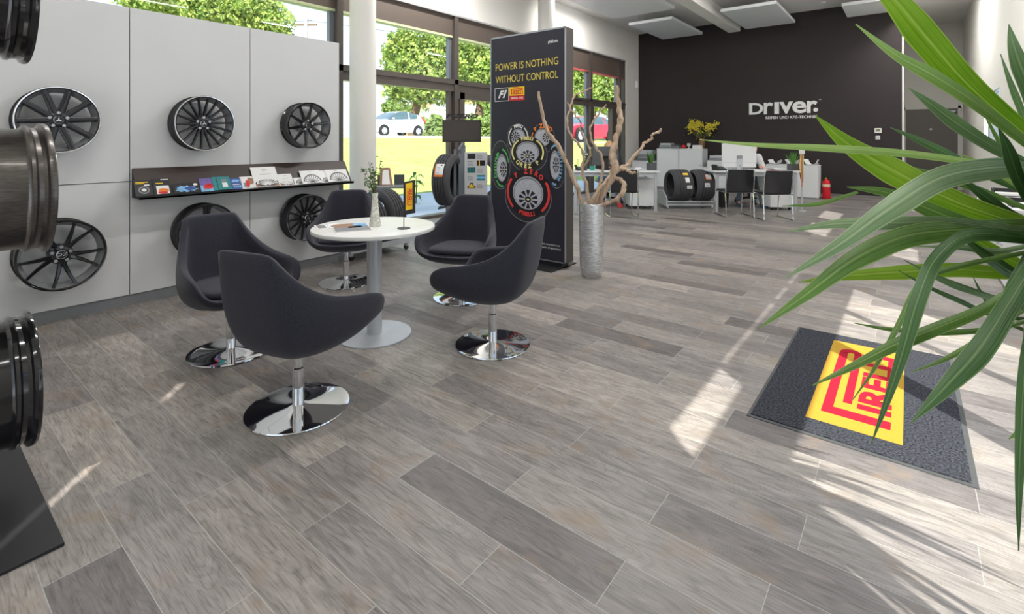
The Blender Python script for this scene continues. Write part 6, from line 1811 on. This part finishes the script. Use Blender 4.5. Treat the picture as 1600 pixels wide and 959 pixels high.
tree(645, 176, 36, [(655, 108, 55, 60), (690, 90, 42, 55), (622, 92, 26, 42), (640, 62, 30, 22), (625, 140, 26, 22), (680, 140, 44, 24), (708, 108, 26, 42)], 8000, 0, 'big round green tree behind the white car', .33, seed=4)
tree(745, 185, 34, [(742, 100, 30, 42), (770, 110, 34, 50), (752, 140, 28, 26), (735, 68, 24, 20), (790, 120, 20, 40)], 5200, 0, 'green tree left of the banner tower', .3, seed=5)
tree(330, 190, 27, [(330, 10, 60, 48), (270, 0, 55, 40), (390, 15, 46, 40), (425, 34, 34, 34), (230, -10, 50, 36), (350, -50, 70, 40), (440, 60, 20, 20)], 9000, 0, 'broad green tree above the display wall', .4, seed=6, lsize=.12)
tree(925, 190, 40, [(910, 140, 34, 44), (945, 135, 36, 46), (930, 105, 30, 26), (975, 150, 26, 40), (880, 130, 26, 40)], 6000, 0, 'green trees behind the red car', .3, seed=7)
tree(757, 190, 44, [(757, 186, 13, 20), (768, 178, 12, 24)], 1500, 0, 'dark green bush on the road left of the banner', None, [TREED, HEDGEL], 'bush', 'bushes along the road', 8, .25)
tree(612, 175, 60, [(612, 168, 14, 9), (640, 172, 10, 6)], 900, 0, 'small distant bush above the white car', None, [HEDGEL, TREED], 'bush', 'bushes along the road', 9, .35)
# hedge behind the road
hb_ = D(712, 205, 33); hb_.z = ground(hb_.x, hb_.y)
hg = tag(bpy.data.objects.new('hedge_root', None), 'h', 'hedge'); bpy.data.objects.remove(hg)
mb = MB(); rnd = random.Random(31)
for q in range(5200):
    px_ = rnd.uniform(655, 800); top = 183 + 4 * math.sin(px_ * .21) + 3 * math.sin(px_ * .5)
    p = D(px_, 219, 32.5 + rnd.uniform(-.6, .8)); p.z = 1.52 + rnd.random() * (EYE + (219 - top) * 32.5 / F_PX - 1.52)
    nd = Vector((rnd.gauss(.5, .7), rnd.gauss(-.5, .7), rnd.gauss(.4, .7))).normalized(); a = nd.orthogonal().normalized(); b = nd.cross(a); L_ = rnd.uniform(.09, .2)
    mb.add([p - a * L_, p + b * L_ * .6, p + a * L_, p - b * L_ * .6], [(0, 1, 2, 3)], 1 if rnd.random() < .35 else 0)
tag(mb.build('hedge', [HEDGEL, TREED], smooth=0), 'pale green hedge along the far side of the road', 'hedge', kind='stuff')
def house(px, d, w, dp, zt_, roof, label, mat, rz=0.0, wins=()):
    b = D(px, HY, d); b.z = 1.45
    t = thing('house', label, 'house', b, YAW + .45 + rz, 'distant houses')
    H_ = zt_ - 1.45
    MB().b2((-w / 2, 0, 0), (w / 2, dp, H_)).build('wall', mat, t, smooth=0)
    if roof == 'flat':
        MB().b2((-w / 2 - .2, -.2, H_), (w / 2 + .2, dp + .2, H_ + .25)).build('roof', RENDERW, t, smooth=0)
    else:
        MB().prism([(-w / 2 - .3, H_), (w / 2 + .3, H_), (0, H_ + roof)], -dp - .3, .3, RX(PI / 2)).build('roof', BRICKO, t, smooth=0)
    for (x, z) in wins:
        f = MB().b2((x - .55, -.05, z - .7), (x + .55, 0, z + .7)).build('window', RENDERW, t, smooth=0)
        MB().b2((x - .45, -.07, z - .6), (x + .45, -.045, z + .6)).build('window_pane', CARG, f, smooth=0)
house(668, 95, 7, 8, 5.9, 2.6, 'orange house behind the tree trunk', BRICKO, wins=((-1.2, 2.2),))
house(690, 80, 5.5, 8, 6.2, 'flat', 'white flat-roofed house beside the orange house', RENDERW, wins=((-1.0, 3.4), (1.2, 3.4)))
house(752, 85, 6, 8, 7.6, 2.0, 'pale house right of the glazed door', RENDERW, wins=((0, 3.5),))
pb = D(478, HY, 42); pb.z = 1.5
pl = thing('power_pole', 'wooden power pole with wires seen above the display wall', 'pole', pb, YAW)
HP = EYE + (219 - 28) * 42 / F_PX - 1.5
MB().cyl((0, 0, 0), (0, 0, HP), .2, .15, 14).build('pole', M('weathered_pole', (190, 186, 180), .9), pl)
MB().b2((-.9, -.06, HP - .65), (.9, .06, HP - .5)).build('crossarm', BARK, pl, smooth=0)
for x in (-.8, .8): MB().lathe([(0, 0), (.07, 0), (.05, .2), (0, .22)], 10, T(x, 0, HP - .5)).build('insulator', PAPER, pl)
MB().tube(crom([(-40, 4, HP + .8), (-20, 2, HP - .6), (-.8, 0, HP - .3), (0.8, 0, HP - .3), (14, -2, HP - 2.2), (36, -5, HP - 3.5)], 5), .014, 6).build('wire', DKGREY, pl)
sp_ = D(650, 300, 10.6); sp_.z = ground(sp_.x, sp_.y)
sa = thing('sapling', 'slender young plant with drooping leaves on the lawn outside', 'plant', sp_)
MB().tube(crom([(0, 0, 0), (.01, 0, .3), (0, 0, .62)], 4), [.012, .006], 8).build('stem', HERB, sa)
mb = MB(); rnd = random.Random(17)
for q in range(13):
    a = q * 2.4; z = .34 + .3 * rnd.random() if q > 2 else .15; L_ = rnd.uniform(.13, .22)
    d = Vector((math.cos(a), math.sin(a), 0)); s_ = Vector((-math.sin(a), math.cos(a), 0)) * L_ * .24
    b = Vector((0, 0, z)); m_ = b + d * L_ * .5 + Vector((0, 0, .05)); t_ = b + d * L_ + Vector((0, 0, -.06))
    mb.add([b, m_ - s_, t_, m_ + s_], [(0, 1, 2, 3)])
mb.build('foliage', HERB, sa, smooth=0)
